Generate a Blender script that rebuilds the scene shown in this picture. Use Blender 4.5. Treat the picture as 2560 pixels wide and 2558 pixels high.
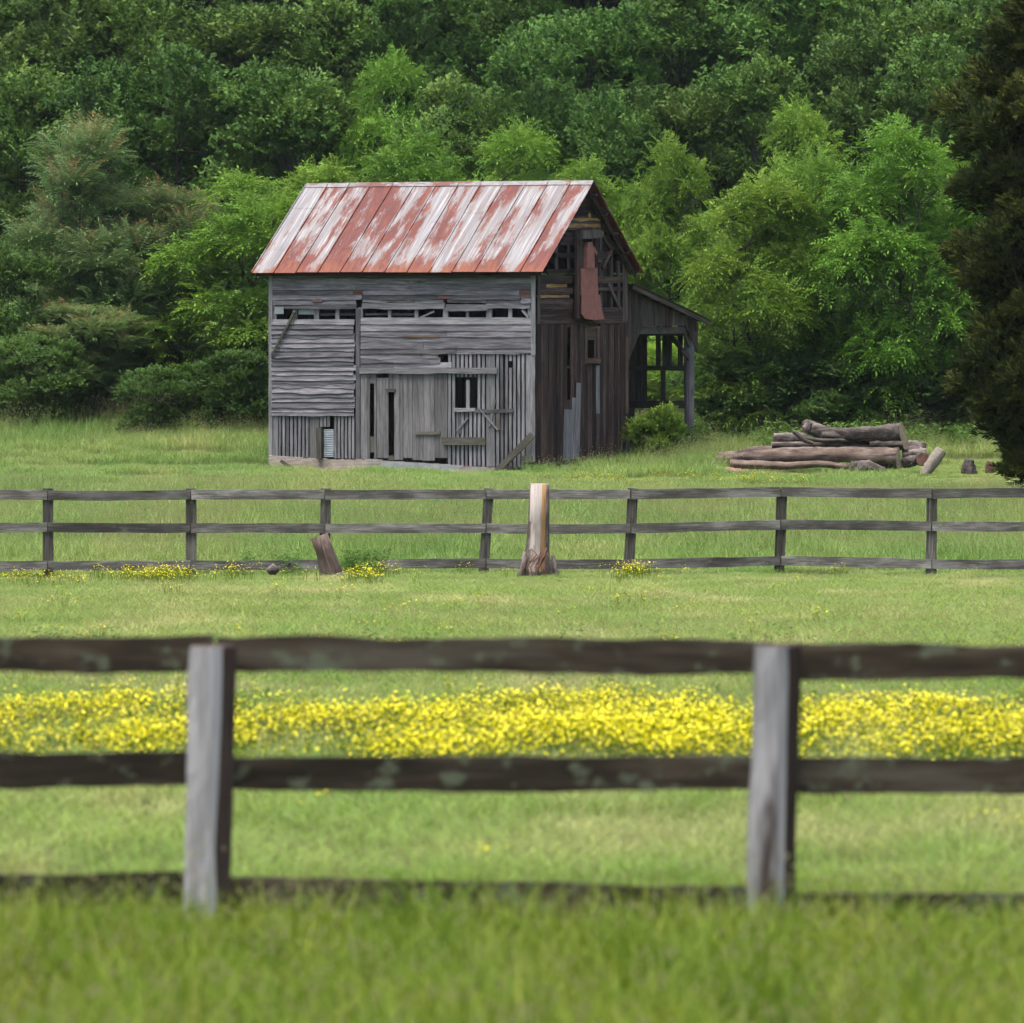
import bpy, math, random
import numpy as np
from mathutils import Matrix, Vector

# ------------------------------------------------------------------ scene, camera, light
for o in list(bpy.data.objects): bpy.data.objects.remove(o)
SC = bpy.context.scene
COL = SC.collection
F, CX, HY = 14576.0, 1280.0, 742.0          # focal length / principal point in photo pixels (2560 wide)

cam_d = bpy.data.cameras.new("camera"); cam = bpy.data.objects.new("camera", cam_d); COL.objects.link(cam)
SC.camera = cam
cam.location = (0, 0, 0); cam.rotation_euler = (math.radians(90), 0, 0)
cam_d.sensor_width = 36.0; cam_d.lens = 36.0 * F / 2560.0
cam_d.shift_y = -(1279.0 - HY) / 2560.0
cam_d.clip_start = 0.5; cam_d.clip_end = 3000
cam_d.dof.use_dof = True; cam_d.dof.focus_distance = 122.0
cam_d.dof.aperture_fstop = cam_d.lens / 1000.0 / 0.042

SUN_AZ = math.radians(222)      # compass style: 0 = +Y (view direction), 90 = +X ; sun behind-left of the camera
SUN_EL = math.radians(76)
W = bpy.data.worlds.new("World"); SC.world = W; W.use_nodes = True
nt = W.node_tree; bg = nt.nodes["Background"]
sky = nt.nodes.new("ShaderNodeTexSky"); sky.sky_type = 'NISHITA'; sky.sun_disc = False
sky.sun_elevation = SUN_EL; sky.sun_rotation = SUN_AZ
sky.air_density = 1.0; sky.dust_density = 6.0; sky.ozone_density = 1.0
hs = nt.nodes.new("ShaderNodeHueSaturation"); hs.inputs["Saturation"].default_value = 1.1
nt.links.new(sky.outputs[0], hs.inputs["Color"]); nt.links.new(hs.outputs[0], bg.inputs[0])
bg.inputs[1].default_value = 0.07
sd = bpy.data.lights.new("sun", 'SUN'); sun = bpy.data.objects.new("sun", sd); COL.objects.link(sun)
sd.energy = 1.5; sd.angle = math.radians(36); sd.color = (1.0, 0.975, 0.94)
sv = Vector((math.sin(SUN_AZ)*math.cos(SUN_EL), math.cos(SUN_AZ)*math.cos(SUN_EL), math.sin(SUN_EL)))
sun.rotation_euler = sv.to_track_quat('Z', 'Y').to_euler(); sun.location = sv*50
SC.view_settings.view_transform = 'Standard'; SC.view_settings.look = 'None'
SC.view_settings.gamma = 1.0; SC.view_settings.exposure = 2.0
SC.render.engine = 'CYCLES'
SC.cycles.use_denoising = True
SC.cycles.use_adaptive_sampling = True; SC.cycles.adaptive_threshold = 0.02
SC.cycles.max_bounces = 4; SC.cycles.diffuse_bounces = 3; SC.cycles.glossy_bounces = 2
SC.cycles.transmission_bounces = 4; SC.cycles.transparent_max_bounces = 8
SC.cycles.caustics_reflective = False; SC.cycles.caustics_refractive = False

# ------------------------------------------------------------------ helpers
RNG = np.random.default_rng(7)
rnd = random.Random(11)

def P(sx, sy, d):
    return Vector(((sx-CX)*d/F, d, -(sy-HY)*d/F))

def smooth(x): return x*x*(3-2*x)
_tab = np.random.default_rng(3).random((256, 256))
def vnoise(x, y):
    x = np.asarray(x, float); y = np.asarray(y, float)
    xi = np.floor(x).astype(int); yi = np.floor(y).astype(int); fx = smooth(x-xi); fy = smooth(y-yi)
    g = lambda a, b: _tab[a % 256, b % 256]
    return (g(xi, yi)*(1-fx)+g(xi+1, yi)*fx)*(1-fy) + (g(xi, yi+1)*(1-fx)+g(xi+1, yi+1)*fx)*fy
def fbm(x, y): return (vnoise(x, y)*0.55 + vnoise(x*2.1+9, y*2.1+4)*0.28 + vnoise(x*4.3+3, y*4.3+7)*0.17)

_gy = [-200, 0, 18, 25, 60, 96, 120, 147, 151, 155.5, 160, 172, 186, 202, 232, 262, 420, 900]
_gz = [-1.2, -1.75, -2.5, -2.80, -3.66, -4.60, -4.52, -4.47, -4.47, -4.15, -4.0, -3.65, -2.2, 0.5, 6.5, 12, 34, 60]
def gz(x, y):
    z = np.interp(y, _gy, _gz)
    return z + (vnoise(np.asarray(x)*0.11+5, np.asarray(y)*0.07)-0.5)*0.16*np.clip((np.asarray(y)-30)/40, 0, 1)*np.clip(np.abs(np.asarray(y)-150)/14, 0.1, 1)

def new_mesh(name, verts, faces4=None, faces3=None, mats=(), midx=None, attrs=None, smooth_=False):
    me = bpy.data.meshes.new(name)
    verts = np.asarray(verts, np.float32)
    q = np.zeros((0, 4), np.int32) if faces4 is None or len(faces4) == 0 else np.asarray(faces4, np.int32)
    t = np.zeros((0, 3), np.int32) if faces3 is None or len(faces3) == 0 else np.asarray(faces3, np.int32)
    me.vertices.add(len(verts)); me.vertices.foreach_set("co", verts.ravel())
    me.loops.add(q.size+t.size); me.loops.foreach_set("vertex_index", np.concatenate([q.ravel(), t.ravel()]))
    me.polygons.add(len(q)+len(t))
    me.polygons.foreach_set("loop_start", np.concatenate([np.arange(len(q))*4, q.size+np.arange(len(t))*3]).astype(np.int32))
    if midx is not None: me.polygons.foreach_set("material_index", np.asarray(midx, np.int32))
    me.polygons.foreach_set("use_smooth", np.full(len(q)+len(t), bool(smooth_)))
    for m in mats: me.materials.append(m)
    if attrs:
        for k, v in attrs.items():
            v = np.asarray(v, np.float32)
            a = me.attributes.new(k, 'FLOAT' if v.ndim == 1 else 'FLOAT_VECTOR', 'POINT')
            a.data.foreach_set("value" if v.ndim == 1 else "vector", v.ravel())
    me.update(calc_edges=True); me.validate()
    return me

def link(name, me, parent=None, mw=None):
    o = bpy.data.objects.new(name, me); COL.objects.link(o)
    if parent is not None: o.parent = parent
    if mw is not None: o.matrix_basis = mw
    return o
def tag(o, label=None, cat=None, group=None, kind=None):
    if label: o["label"] = label
    if cat: o["category"] = cat
    if group: o["group"] = group
    if kind: o["kind"] = kind
    return o
def empty(name, loc=(0, 0, 0), rz=0.0):
    o = bpy.data.objects.new(name, None); COL.objects.link(o); o.location = loc; o.rotation_euler = (0, 0, rz); o.empty_display_size = .2
    return o

# ------------------------------------------------------------------ materials
def mat(name):
    m = bpy.data.materials.new(name); m.use_nodes = True
    n = m.node_tree.nodes; l = m.node_tree.links
    return m, n, l, n["Principled BSDF"]
def ramp(n, stops):
    r = n.new("ShaderNodeValToRGB"); e = r.color_ramp.elements
    while len(e) < len(stops): e.new(0.5)
    for i, (p, c) in enumerate(stops):
        e[i].position = p; e[i].color = (*c, 1) if len(c) == 3 else c
    return r
def mix(n, l, fac, a, b, mode='MIX'):
    x = n.new("ShaderNodeMix"); x.data_type = 'RGBA'; x.blend_type = mode
    for sock, v in ((x.inputs[0], fac), (x.inputs[6], a), (x.inputs[7], b)):
        if hasattr(v, "links"): l.new(v, sock)
        elif isinstance(v, (tuple, list)): sock.default_value = (*v, 1)
        else: sock.default_value = v
    return x.outputs[2]
def math_(n, l, op, a, b=0.0, clamp=False):
    x = n.new("ShaderNodeMath"); x.operation = op; x.use_clamp = clamp
    for s, v in ((x.inputs[0], a), (x.inputs[1], b)):
        if hasattr(v, "links"): l.new(v, s)
        else: s.default_value = v
    return x.outputs[0]
def noise(n, l, vec, scale, detail=4, rough=0.55, dist=0.0):
    x = n.new("ShaderNodeTexNoise"); x.inputs["Scale"].default_value = scale; x.inputs["Detail"].default_value = detail
    x.inputs["Roughness"].default_value = rough; x.inputs["Distortion"].default_value = dist
    l.new(vec, x.inputs["Vector"]); return x.outputs["Fac"]
def obj_coords(n, l, scale=(1, 1, 1), spread=61.0):
    tc = n.new("ShaderNodeTexCoord"); oi = n.new("ShaderNodeObjectInfo")
    cv = n.new("ShaderNodeVectorMath"); cv.operation = 'MULTIPLY_ADD'
    rv = n.new("ShaderNodeCombineXYZ"); k = math_(n, l, 'MULTIPLY', oi.outputs["Random"], spread)
    for i in range(3): l.new(k, rv.inputs[i])
    l.new(tc.outputs["Object"], cv.inputs[0]); cv.inputs[1].default_value = scale; l.new(rv.outputs[0], cv.inputs[2])
    return cv.outputs[0], oi.outputs["Random"], tc

def wood(name, dark, mid, light, vary=0.35, grain=(1.1, 22, 30), bump=0.35, lichen=None, moss=None, rough=0.85, stain=None):
    m, n, l, b = mat(name)
    v, r, tc = obj_coords(n, l, grain)
    v2, _, _ = obj_coords(n, l, (0.9, 3.5, 3.5))
    v3, _, _ = obj_coords(n, l, (3.0, 70, 90))
    g = noise(n, l, v, 1.0, 5, 0.6, 0.15)
    big = noise(n, l, v2, 1.0, 3, 0.5)
    fine = noise(n, l, v3, 1.0, 3, 0.6)
    f1 = math_(n, l, 'ADD', math_(n, l, 'MULTIPLY', g, 0.45), math_(n, l, 'MULTIPLY', fine, 0.42))
    f1 = math_(n, l, 'ADD', f1, math_(n, l, 'MULTIPLY', big, 0.3))
    rp = ramp(n, [(0.40, dark), (0.56, mid), (0.72, light)]); l.new(f1, rp.inputs[0])
    br = math_(n, l, 'ADD', math_(n, l, 'MULTIPLY', math_(n, l, 'FRACT', math_(n, l, 'MULTIPLY', r, 17.31)), vary*2), 1.0-vary)
    bc = n.new("ShaderNodeCombineColor")
    for i in range(3): l.new(br, bc.inputs[i])
    c = mix(n, l, 1.0, rp.outputs[0], bc.outputs[0], 'MULTIPLY')
    if stain:
        vs, _, _ = obj_coords(n, l, (0.8, 5, 5)); sn = noise(n, l, vs, 1.0, 4, 0.6)
        sr = ramp(n, [(stain[1], (0, 0, 0)), (stain[1]+0.1, (1, 1, 1))]); l.new(sn, sr.inputs[0])
        c = mix(n, l, sr.outputs[0], c, stain[0])
    if lichen:
        vl, _, _ = obj_coords(n, l, (1.4, 2.2, 2.2)); ln = noise(n, l, vl, lichen[2], 5, 0.62)
        lr = ramp(n, [(lichen[1], (0, 0, 0)), (lichen[1]+0.07, (1, 1, 1))]); l.new(ln, lr.inputs[0])
        c = mix(n, l, math_(n, l, 'MULTIPLY', lr.outputs[0], 0.8), c, lichen[0])
    l.new(c, b.inputs["Base Color"]); b.inputs["Roughness"].default_value = rough
    b.inputs["Specular IOR Level"].default_value = 0.2
    bp = n.new("ShaderNodeBump"); bp.inputs["Strength"].default_value = bump; bp.inputs["Distance"].default_value = 0.01
    l.new(f1, bp.inputs["Height"]); l.new(bp.outputs[0], b.inputs["Normal"])
    return m

M = {}
M['grey'] = wood("weathered_grey_wood", (0.0359, 0.03379, 0.03907), (0.1109, 0.1056, 0.1182), (0.2376, 0.2302, 0.2514), 0.46, stain=((0.055, 0.045, 0.044), 0.61))
M['greyl'] = wood("silver_grey_wood", (0.0624, 0.06032, 0.06552), (0.156, 0.1529, 0.1633), (0.2808, 0.2756, 0.2943), 0.25)
M['door'] = wood("door_wood", (0.03952, 0.0364, 0.03848), (0.1196, 0.1134, 0.1186), (0.208, 0.2007, 0.208), 0.28, stain=((0.13, 0.125, 0.085), 0.66))
M['brown'] = wood("dark_brown_wood", (0.0085, 0.0055, 0.0052), (0.033, 0.0205, 0.018), (0.10, 0.071, 0.062), 0.55, grain=(0.7, 22, 26), stain=((0.070, 0.030, 0.021), 0.58))
M['brownl'] = wood("lean_to_wood", (0.020, 0.0145, 0.013), (0.062, 0.047, 0.042), (0.14, 0.112, 0.10), 0.4, grain=(0.7, 26, 30))
M['frame'] = wood("window_frame_wood", (0.04, 0.024, 0.02), (0.104, 0.064, 0.0496), (0.192, 0.128, 0.1), 0.3)
M['amber'] = wood("raw_amber_wood", (0.08, 0.04, 0.012), (0.32, 0.184, 0.072), (0.496, 0.336, 0.16), 0.15, grain=(2.5, 16, 20))
M['mossy'] = wood("mossy_timber", (0.0306, 0.02856, 0.02244), (0.0867, 0.0816, 0.06528), (0.1734, 0.1663, 0.1377), 0.25)
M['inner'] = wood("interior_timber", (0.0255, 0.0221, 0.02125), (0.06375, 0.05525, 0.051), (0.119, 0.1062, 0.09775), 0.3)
M['redwood'] = wood("red_painted_wood", (0.056, 0.032, 0.0304), (0.12, 0.052, 0.0456), (0.176, 0.12, 0.116), 0.25)
M['rail_far'] = wood("far_rail_wood", (0.026, 0.0235, 0.021), (0.088, 0.082, 0.075), (0.26, 0.25, 0.235), 0.42, grain=(1.6, 5, 9), lichen=((0.11, 0.12, 0.085), 0.60, 1.6))
M['post_far'] = wood("far_post_wood", (0.018, 0.016, 0.013), (0.05, 0.045, 0.037), (0.16, 0.15, 0.135), 0.4)
M['rail_near'] = wood("near_rail_wood", (0.009, 0.0064, 0.004), (0.030, 0.0225, 0.0145), (0.082, 0.066, 0.046), 0.3, grain=(1.6, 9, 14), lichen=((0.10, 0.118, 0.075), 0.565, 4.5), stain=((0.074, 0.064, 0.048), 0.555))
M['post_near'] = wood("near_post_wood", (0.1449, 0.1395, 0.1395), (0.2677, 0.2621, 0.2677), (0.4016, 0.396, 0.4072), 0.12, grain=(1.0, 8, 10), stain=((0.055, 0.042, 0.036), 0.545))
M['post_heart'] = wood("post_heart_wood", (0.018, 0.012, 0.0095), (0.048, 0.032, 0.025), (0.11, 0.08, 0.066), 0.15, grain=(1.2, 8, 8))
M['bark'] = wood("grey_bark", (0.011, 0.0088, 0.0078), (0.058, 0.047, 0.041), (0.19, 0.165, 0.15), 0.45, grain=(3.5, 9, 9), bump=1.0)
M['barkbrown'] = wood("peeled_brown_log", (0.030, 0.021, 0.017), (0.110, 0.078, 0.062), (0.25, 0.20, 0.17), 0.2, grain=(2.2, 7, 7), bump=0.8, stain=((0.030, 0.024, 0.024), 0.53))
M['pale'] = wood("pale_bare_log", (0.09, 0.072, 0.056), (0.22, 0.19, 0.162), (0.38, 0.345, 0.305), 0.15, grain=(1.2, 9, 9), stain=((0.20, 0.11, 0.05), 0.62))
M['cut'] = wood("cut_end_wood", (0.10, 0.072, 0.045), (0.27, 0.21, 0.14), (0.42, 0.345, 0.25), 0.2, grain=(6, 14, 14))
M['redlog'] = wood("red_rotten_log", (0.0525, 0.02625, 0.01875), (0.1425, 0.075, 0.05625), (0.24, 0.15, 0.12), 0.2, grain=(1.5, 9, 9))
M['snag'] = wood("stripped_trunk_wood", (0.10, 0.075, 0.06), (0.26, 0.225, 0.20), (0.42, 0.39, 0.37), 0.05, grain=(0.5, 20, 20), stain=((0.15, 0.085, 0.055), 0.60))
M['snag_amber'] = wood("stripped_trunk_heart", (0.10, 0.05, 0.02), (0.25, 0.14, 0.06), (0.36, 0.25, 0.14), 0.05, grain=(0.5, 20, 20))
M['trunk'] = wood("tree_bark", (0.018, 0.015, 0.013), (0.045, 0.038, 0.034), (0.09, 0.08, 0.07), 0.3, grain=(6, 6, 1.5))

def roof_metal():
    m, n, l, b = mat("rusted_white_roof_metal")
    ra = n.new("ShaderNodeAttribute"); ra.attribute_name = "rc"; oi = n.new("ShaderNodeObjectInfo"); r = oi.outputs["Random"]
    def rv(sc):
        x = n.new("ShaderNodeVectorMath"); x.operation = 'MULTIPLY'; l.new(ra.outputs["Vector"], x.inputs[0]); x.inputs[1].default_value = sc; return x.outputs[0]
    v, v2, v3, v4 = rv((0.55, 2.4, 1)), rv((2.2, 9.0, 1)), rv((2.0, 26.0, 1)), rv((0.5, 15.0, 1))
    a = noise(n, l, v, 1.0, 3, 0.5, 0.3); bb = noise(n, l, v2, 1.0, 5, 0.65, 0.5); s = noise(n, l, v3, 1.0, 3, 0.6)
    at = n.new("ShaderNodeAttribute"); at.attribute_name = "edge"       # 1 where the sheet corrodes first (eave end)
    rr = math_(n, l, 'FRACT', math_(n, l, 'MULTIPLY', r, 23.7))
    v5 = rv((7.0, 34.0, 1.0)); mott = noise(n, l, v5, 1.0, 4, 0.7)
    f = math_(n, l, 'ADD', math_(n, l, 'MULTIPLY', a, 0.9), math_(n, l, 'MULTIPLY', bb, 0.5))
    f = math_(n, l, 'ADD', f, math_(n, l, 'MULTIPLY', s, 0.16))
    f = math_(n, l, 'ADD', f, math_(n, l, 'MULTIPLY', mott, 0.30))
    f = math_(n, l, 'ADD', f, math_(n, l, 'MULTIPLY', rr, 0.07))
    f = math_(n, l, 'ADD', f, math_(n, l, 'MULTIPLY', at.outputs["Fac"], 0.2))
    sz = n.new("ShaderNodeSeparateXYZ"); l.new(ra.outputs["Vector"], sz.inputs[0])
    st_ = math_(n, l, 'FRACT', math_(n, l, 'MULTIPLY', math_(n, l, 'SINE', math_(n, l, 'MULTIPLY', sz.outputs[2], 12.9898)), 43.758))
    f = math_(n, l, 'ADD', f, math_(n, l, 'MULTIPLY', math_(n, l, 'SUBTRACT', st_, 0.5), 0.22))
    f = math_(n, l, 'MULTIPLY', f, 0.5)
    rp = ramp(n, [(0.472, (0, 0, 0)), (0.535, (1, 1, 1))]); l.new(f, rp.inputs[0])
    tn_ = ramp(n, [(0.38, (0, 0, 0)), (0.50, (1, 1, 1))]); l.new(f, tn_.inputs[0])
    white = ramp(n, [(0.36, (0.115, 0.112, 0.118)), (0.52, (0.180, 0.178, 0.187)), (0.68, (0.34, 0.34, 0.355))])
    l.new(noise(n, l, v4, 1.0, 3, 0.6), white.inputs[0])
    w2 = mix(n, l, math_(n, l, 'MULTIPLY', tn_.outputs[0], 0.5), white.outputs[0], (0.165, 0.128, 0.115))
    red = ramp(n, [(0.3, (0.042, 0.010, 0.012)), (0.48, (0.098, 0.019, 0.012)), (0.66, (0.175, 0.052, 0.016))])
    l.new(math_(n, l, 'ADD', math_(n, l, 'MULTIPLY', bb, 0.6), math_(n, l, 'ADD', math_(n, l, 'MULTIPLY', mott, 0.3), math_(n, l, 'MULTIPLY', at.outputs["Fac"], 0.12))), red.inputs[0])
    c = mix(n, l, rp.outputs[0], w2, red.outputs[0])
    l.new(c, b.inputs["Base Color"]); b.inputs["Roughness"].default_value = 0.6; b.inputs["Specular IOR Level"].default_value = 0.3
    bp = n.new("ShaderNodeBump"); bp.inputs["Strength"].default_value = 0.25; bp.inputs["Distance"].default_value = 0.01
    l.new(bb, bp.inputs["Height"]); l.new(bp.outputs[0], b.inputs["Normal"])
    return m
M['roof'] = roof_metal()

def sheet_metal(name, base, lo, rust, thr, rough=0.55, grain=(1.2, 3, 3)):
    m, n, l, b = mat(name)
    v, r, tc = obj_coords(n, l, grain); v2, _, _ = obj_coords(n, l, (5, 8, 8))
    a = noise(n, l, v, 1.0, 5, 0.65, 0.4); d = noise(n, l, v2, 1.0, 4, 0.6)
    rp = ramp(n, [(thr, (0, 0, 0)), (thr+0.1, (1, 1, 1))]); l.new(a, rp.inputs[0])
    g = ramp(n, [(0.35, lo), (0.65, base)]); l.new(d, g.inputs[0])
    l.new(mix(n, l, rp.outputs[0], g.outputs[0], rust), b.inputs["Base Color"])
    b.inputs["Roughness"].default_value = rough; b.inputs["Specular IOR Level"].default_value = 0.35
    return m
M['tin_tan'] = sheet_metal("tan_corrugated_tin", (0.38, 0.32, 0.275), (0.28, 0.235, 0.205), (0.36, 0.26, 0.19), 0.58)
M['tin_grey'] = sheet_metal("galvanised_tin", (0.3036, 0.3082, 0.3174), (0.2208, 0.2254, 0.2346), (0.2208, 0.092, 0.0598), 0.58)
M['tin_ridge'] = sheet_metal("ridge_tin", (0.20, 0.195, 0.20), (0.12, 0.11, 0.115), (0.10, 0.03, 0.022), 0.50)
M['tin_blue'] = sheet_metal("blue_grey_tin", (0.264, 0.304, 0.336), (0.192, 0.224, 0.248), (0.16, 0.136, 0.12), 0.68)
M['tin_red'] = sheet_metal("red_chute_metal", (0.288, 0.116, 0.0976), (0.208, 0.08, 0.0704), (0.136, 0.068, 0.068), 0.60, 0.6, (0.9, 5, 5))
M['lean_roof'] = sheet_metal("lean_to_roof_metal", (0.128, 0.096, 0.088), (0.072, 0.052, 0.048), (0.176, 0.08, 0.048), 0.55)

def leafmat(name, c1, c2, c3, red=None, trans=0.25, rough=0.5, pads=True):
    """leaf: colour by per-spray tint attribute and slow variation over the place"""
    m, n, l, b = mat(name)
    at = n.new("ShaderNodeAttribute"); at.attribute_name = "tint"
    rp = ramp(n, [(0.0, c1), (0.5, c2), (1.0, c3)]); l.new(at.outputs["Fac"], rp.inputs[0]); c = rp.outputs[0]
    oi = n.new("ShaderNodeObjectInfo")
    hsv = n.new("ShaderNodeHueSaturation")
    l.new(math_(n, l, 'ADD', math_(n, l, 'MULTIPLY', oi.outputs["Random"], 0.022), 0.487), hsv.inputs["Hue"])
    l.new(math_(n, l, 'ADD', math_(n, l, 'MULTIPLY', math_(n, l, 'FRACT', math_(n, l, 'MULTIPLY', oi.outputs["Random"], 7.7)), 0.4), 0.8), hsv.inputs["Value"])
    l.new(c, hsv.inputs["Color"]); c = hsv.outputs[0]
    if red:
        ar = n.new("ShaderNodeAttribute"); ar.attribute_name = "red"
        c = mix(n, l, ar.outputs["Fac"], c, red)
    l.new(c, b.inputs["Base Color"]); b.inputs["Roughness"].default_value = rough; b.inputs["Specular IOR Level"].default_value = 0.08
    if pads:        # leaf normals bent towards the pad's, so pad tops shade bright and undersides dark
        an = n.new("ShaderNodeAttribute"); an.attribute_name = "nrm"
        vt = n.new("ShaderNodeVectorTransform"); vt.vector_type = 'NORMAL'; vt.convert_from = 'OBJECT'; vt.convert_to = 'WORLD'; l.new(an.outputs["Vector"], vt.inputs[0])
        gm = n.new("ShaderNodeNewGeometry")
        v1 = n.new("ShaderNodeVectorMath"); v1.operation = 'SCALE'; v1.inputs["Scale"].default_value = 0.4; l.new(gm.outputs["Normal"], v1.inputs[0])
        v2 = n.new("ShaderNodeVectorMath"); v2.operation = 'ADD'; l.new(v1.outputs[0], v2.inputs[0]); l.new(vt.outputs[0], v2.inputs[1])
        v3 = n.new("ShaderNodeVectorMath"); v3.operation = 'NORMALIZE'; l.new(v2.outputs[0], v3.inputs[0]); l.new(v3.outputs[0], b.inputs["Normal"])
    tr = n.new("ShaderNodeBsdfTranslucent"); l.new(mix(n, l, 1.0, c, (1.2, 1.2, 0.6), 'MULTIPLY'), tr.inputs[0])
    mx = n.new("ShaderNodeMixShader"); mx.inputs[0].default_value = trans
    l.new(b.outputs[0], mx.inputs[1]); l.new(tr.outputs[0], mx.inputs[2])
    l.new(mx.outputs[0], n["Material Output"].inputs[0])
    return m
M['leaf_frond'] = leafmat("bright_compound_leaf", (0.072, 0.168, 0.018), (0.122, 0.248, 0.028), (0.200, 0.330, 0.046))
M['leaf_dark'] = leafmat("woodland_leaf", (0.046, 0.110, 0.023), (0.074, 0.156, 0.031), (0.125, 0.215, 0.046))
M['leaf_sumac'] = leafmat("sumac_leaf", (0.075, 0.140, 0.048), (0.115, 0.190, 0.066), (0.16, 0.235, 0.090), red=(0.20, 0.125, 0.05))
M['leaf_bush'] = leafmat("hedge_leaf", (0.044, 0.100, 0.022), (0.070, 0.145, 0.032), (0.105, 0.185, 0.046))
M['leaf_cedar'] = leafmat("cedar_foliage", (0.022, 0.038, 0.006), (0.052, 0.074, 0.012), (0.115, 0.130, 0.022), trans=0.12, rough=0.8)
M['leaf_weed'] = leafmat("weed_leaf", (0.06, 0.13, 0.03), (0.09, 0.17, 0.04), (0.13, 0.22, 0.05), pads=False)

def grassmat(name, a, b_, straw, strawamt, scale):
    m, n, l, b = mat(name)
    g = n.new("ShaderNodeNewGeometry"); at = n.new("ShaderNodeAttribute"); at.attribute_name = "tint"
    mp = n.new("ShaderNodeMapping"); mp.inputs["Scale"].default_value = (scale, scale*0.45, 0.0); l.new(g.outputs["Position"], mp.inputs[0])
    big = noise(n, l, mp.outputs[0], 1.0, 4, 0.6)
    r = ramp(n, [(0.38, a), (0.62, b_)]); l.new(big, r.inputs[0])
    mp2 = n.new("ShaderNodeMapping"); mp2.inputs["Scale"].default_value = (scale*1.7, scale*0.6, 0.0); mp2.inputs["Location"].default_value = (17, 5, 0); l.new(g.outputs["Position"], mp2.inputs[0])
    st = ramp(n, [(0.5, (0, 0, 0)), (0.68, (1, 1, 1))]); l.new(noise(n, l, mp2.outputs[0], 1.0, 4, 0.6), st.inputs[0])
    sf = math_(n, l, 'MULTIPLY', st.outputs[0], strawamt)
    c = mix(n, l, sf, r.outputs[0], straw)
    tr_ = ramp(n, [(0.0, (0.62, 0.66, 0.6)), (0.6, (1.05, 1.05, 1.0)), (1.0, (1.5, 1.38, 1.25))]); l.new(at.outputs["Fac"], tr_.inputs[0])
    c = mix(n, l, 1.0, c, tr_.outputs[0], 'MULTIPLY')
    l.new(c, b.inputs["Base Color"]); b.inputs["Roughness"].default_value = 0.6; b.inputs["Specular IOR Level"].default_value = 0.2
    t = n.new("ShaderNodeBsdfTranslucent"); l.new(mix(n, l, 1.0, c, (1.1, 1.15, 0.75), 'MULTIPLY'), t.inputs[0])
    mx = n.new("ShaderNodeMixShader"); mx.inputs[0].default_value = 0.35
    l.new(b.outputs[0], mx.inputs[1]); l.new(t.outputs[0], mx.inputs[2]); l.new(mx.outputs[0], n["Material Output"].inputs[0])
    return m
M['g_near'] = grassmat("lush_grass", (0.074, 0.132, 0.005), (0.125, 0.172, 0.013), (0.19, 0.175, 0.045), 0.45, 1.8)
M['g_mid'] = grassmat("meadow_grass", (0.140, 0.228, 0.046), (0.208, 0.270, 0.074), (0.36, 0.335, 0.17), 0.7, 0.35)
M['g_far'] = grassmat("tall_meadow_grass", (0.134, 0.238, 0.062), (0.198, 0.276, 0.084), (0.32, 0.31, 0.14), 0.5, 0.22)
M['g_seed'] = grassmat("grass_seed_heads", (0.34, 0.31, 0.17), (0.38, 0.35, 0.2), (0.42, 0.36, 0.22), 0.5, 0.5)
m, n, l, b = mat("meadow_soil"); M['soil'] = m
g = n.new("ShaderNodeNewGeometry"); r_ = ramp(n, [(0.3, (0.045, 0.06, 0.02)), (0.7, (0.09, 0.10, 0.035))]); l.new(noise(n, l, g.outputs["Position"], 1.3, 5), r_.inputs[0])
sp = n.new("ShaderNodeSeparateXYZ"); l.new(g.outputs["Position"], sp.inputs[0])
wd_ = math_(n, l, 'MULTIPLY', math_(n, l, 'SUBTRACT', sp.outputs[1], 158.0), 0.08, True)       # leaf litter where the wood begins
l.new(mix(n, l, wd_, r_.outputs[0], (0.022, 0.018, 0.011)), b.inputs["Base Color"]); b.inputs["Roughness"].default_value = 0.95
m, n, l, b = mat("buttercup_petal"); M['yellow'] = m
b.inputs["Base Color"].default_value = (0.95, 0.85, 0.006, 1); b.inputs["Roughness"].default_value = 0.4
t = n.new("ShaderNodeBsdfTranslucent"); t.inputs[0].default_value = (0.97, 0.88, 0.006, 1); mx = n.new("ShaderNodeMixShader"); mx.inputs[0].default_value = 0.3
l.new(b.outputs[0], mx.inputs[1]); l.new(t.outputs[0], mx.inputs[2]); l.new(mx.outputs[0], n["Material Output"].inputs[0])

# ------------------------------------------------------------------ ground
ys = np.concatenate([np.linspace(-200, 0, 9), np.linspace(4, 280, 139), np.linspace(300, 900, 25)])
xs = np.concatenate([np.linspace(-420, -62, 15), np.linspace(-60, 60, 81), np.linspace(62, 420, 15)])
X, Y = np.meshgrid(xs, ys); Z = gz(X, Y)
nx, ny = len(xs), len(ys)
idx = np.arange(nx*ny).reshape(ny, nx)
fq = np.stack([idx[:-1, :-1], idx[:-1, 1:], idx[1:, 1:], idx[1:, :-1]], -1).reshape(-1, 4)
ground = link("meadow_ground", new_mesh("meadow_ground", np.stack([X, Y, Z], -1).reshape(-1, 3), fq, mats=[M['soil']], smooth_=True))
tag(ground, "meadow ground rising to the wooded slope", "ground", kind="structure")

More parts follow.
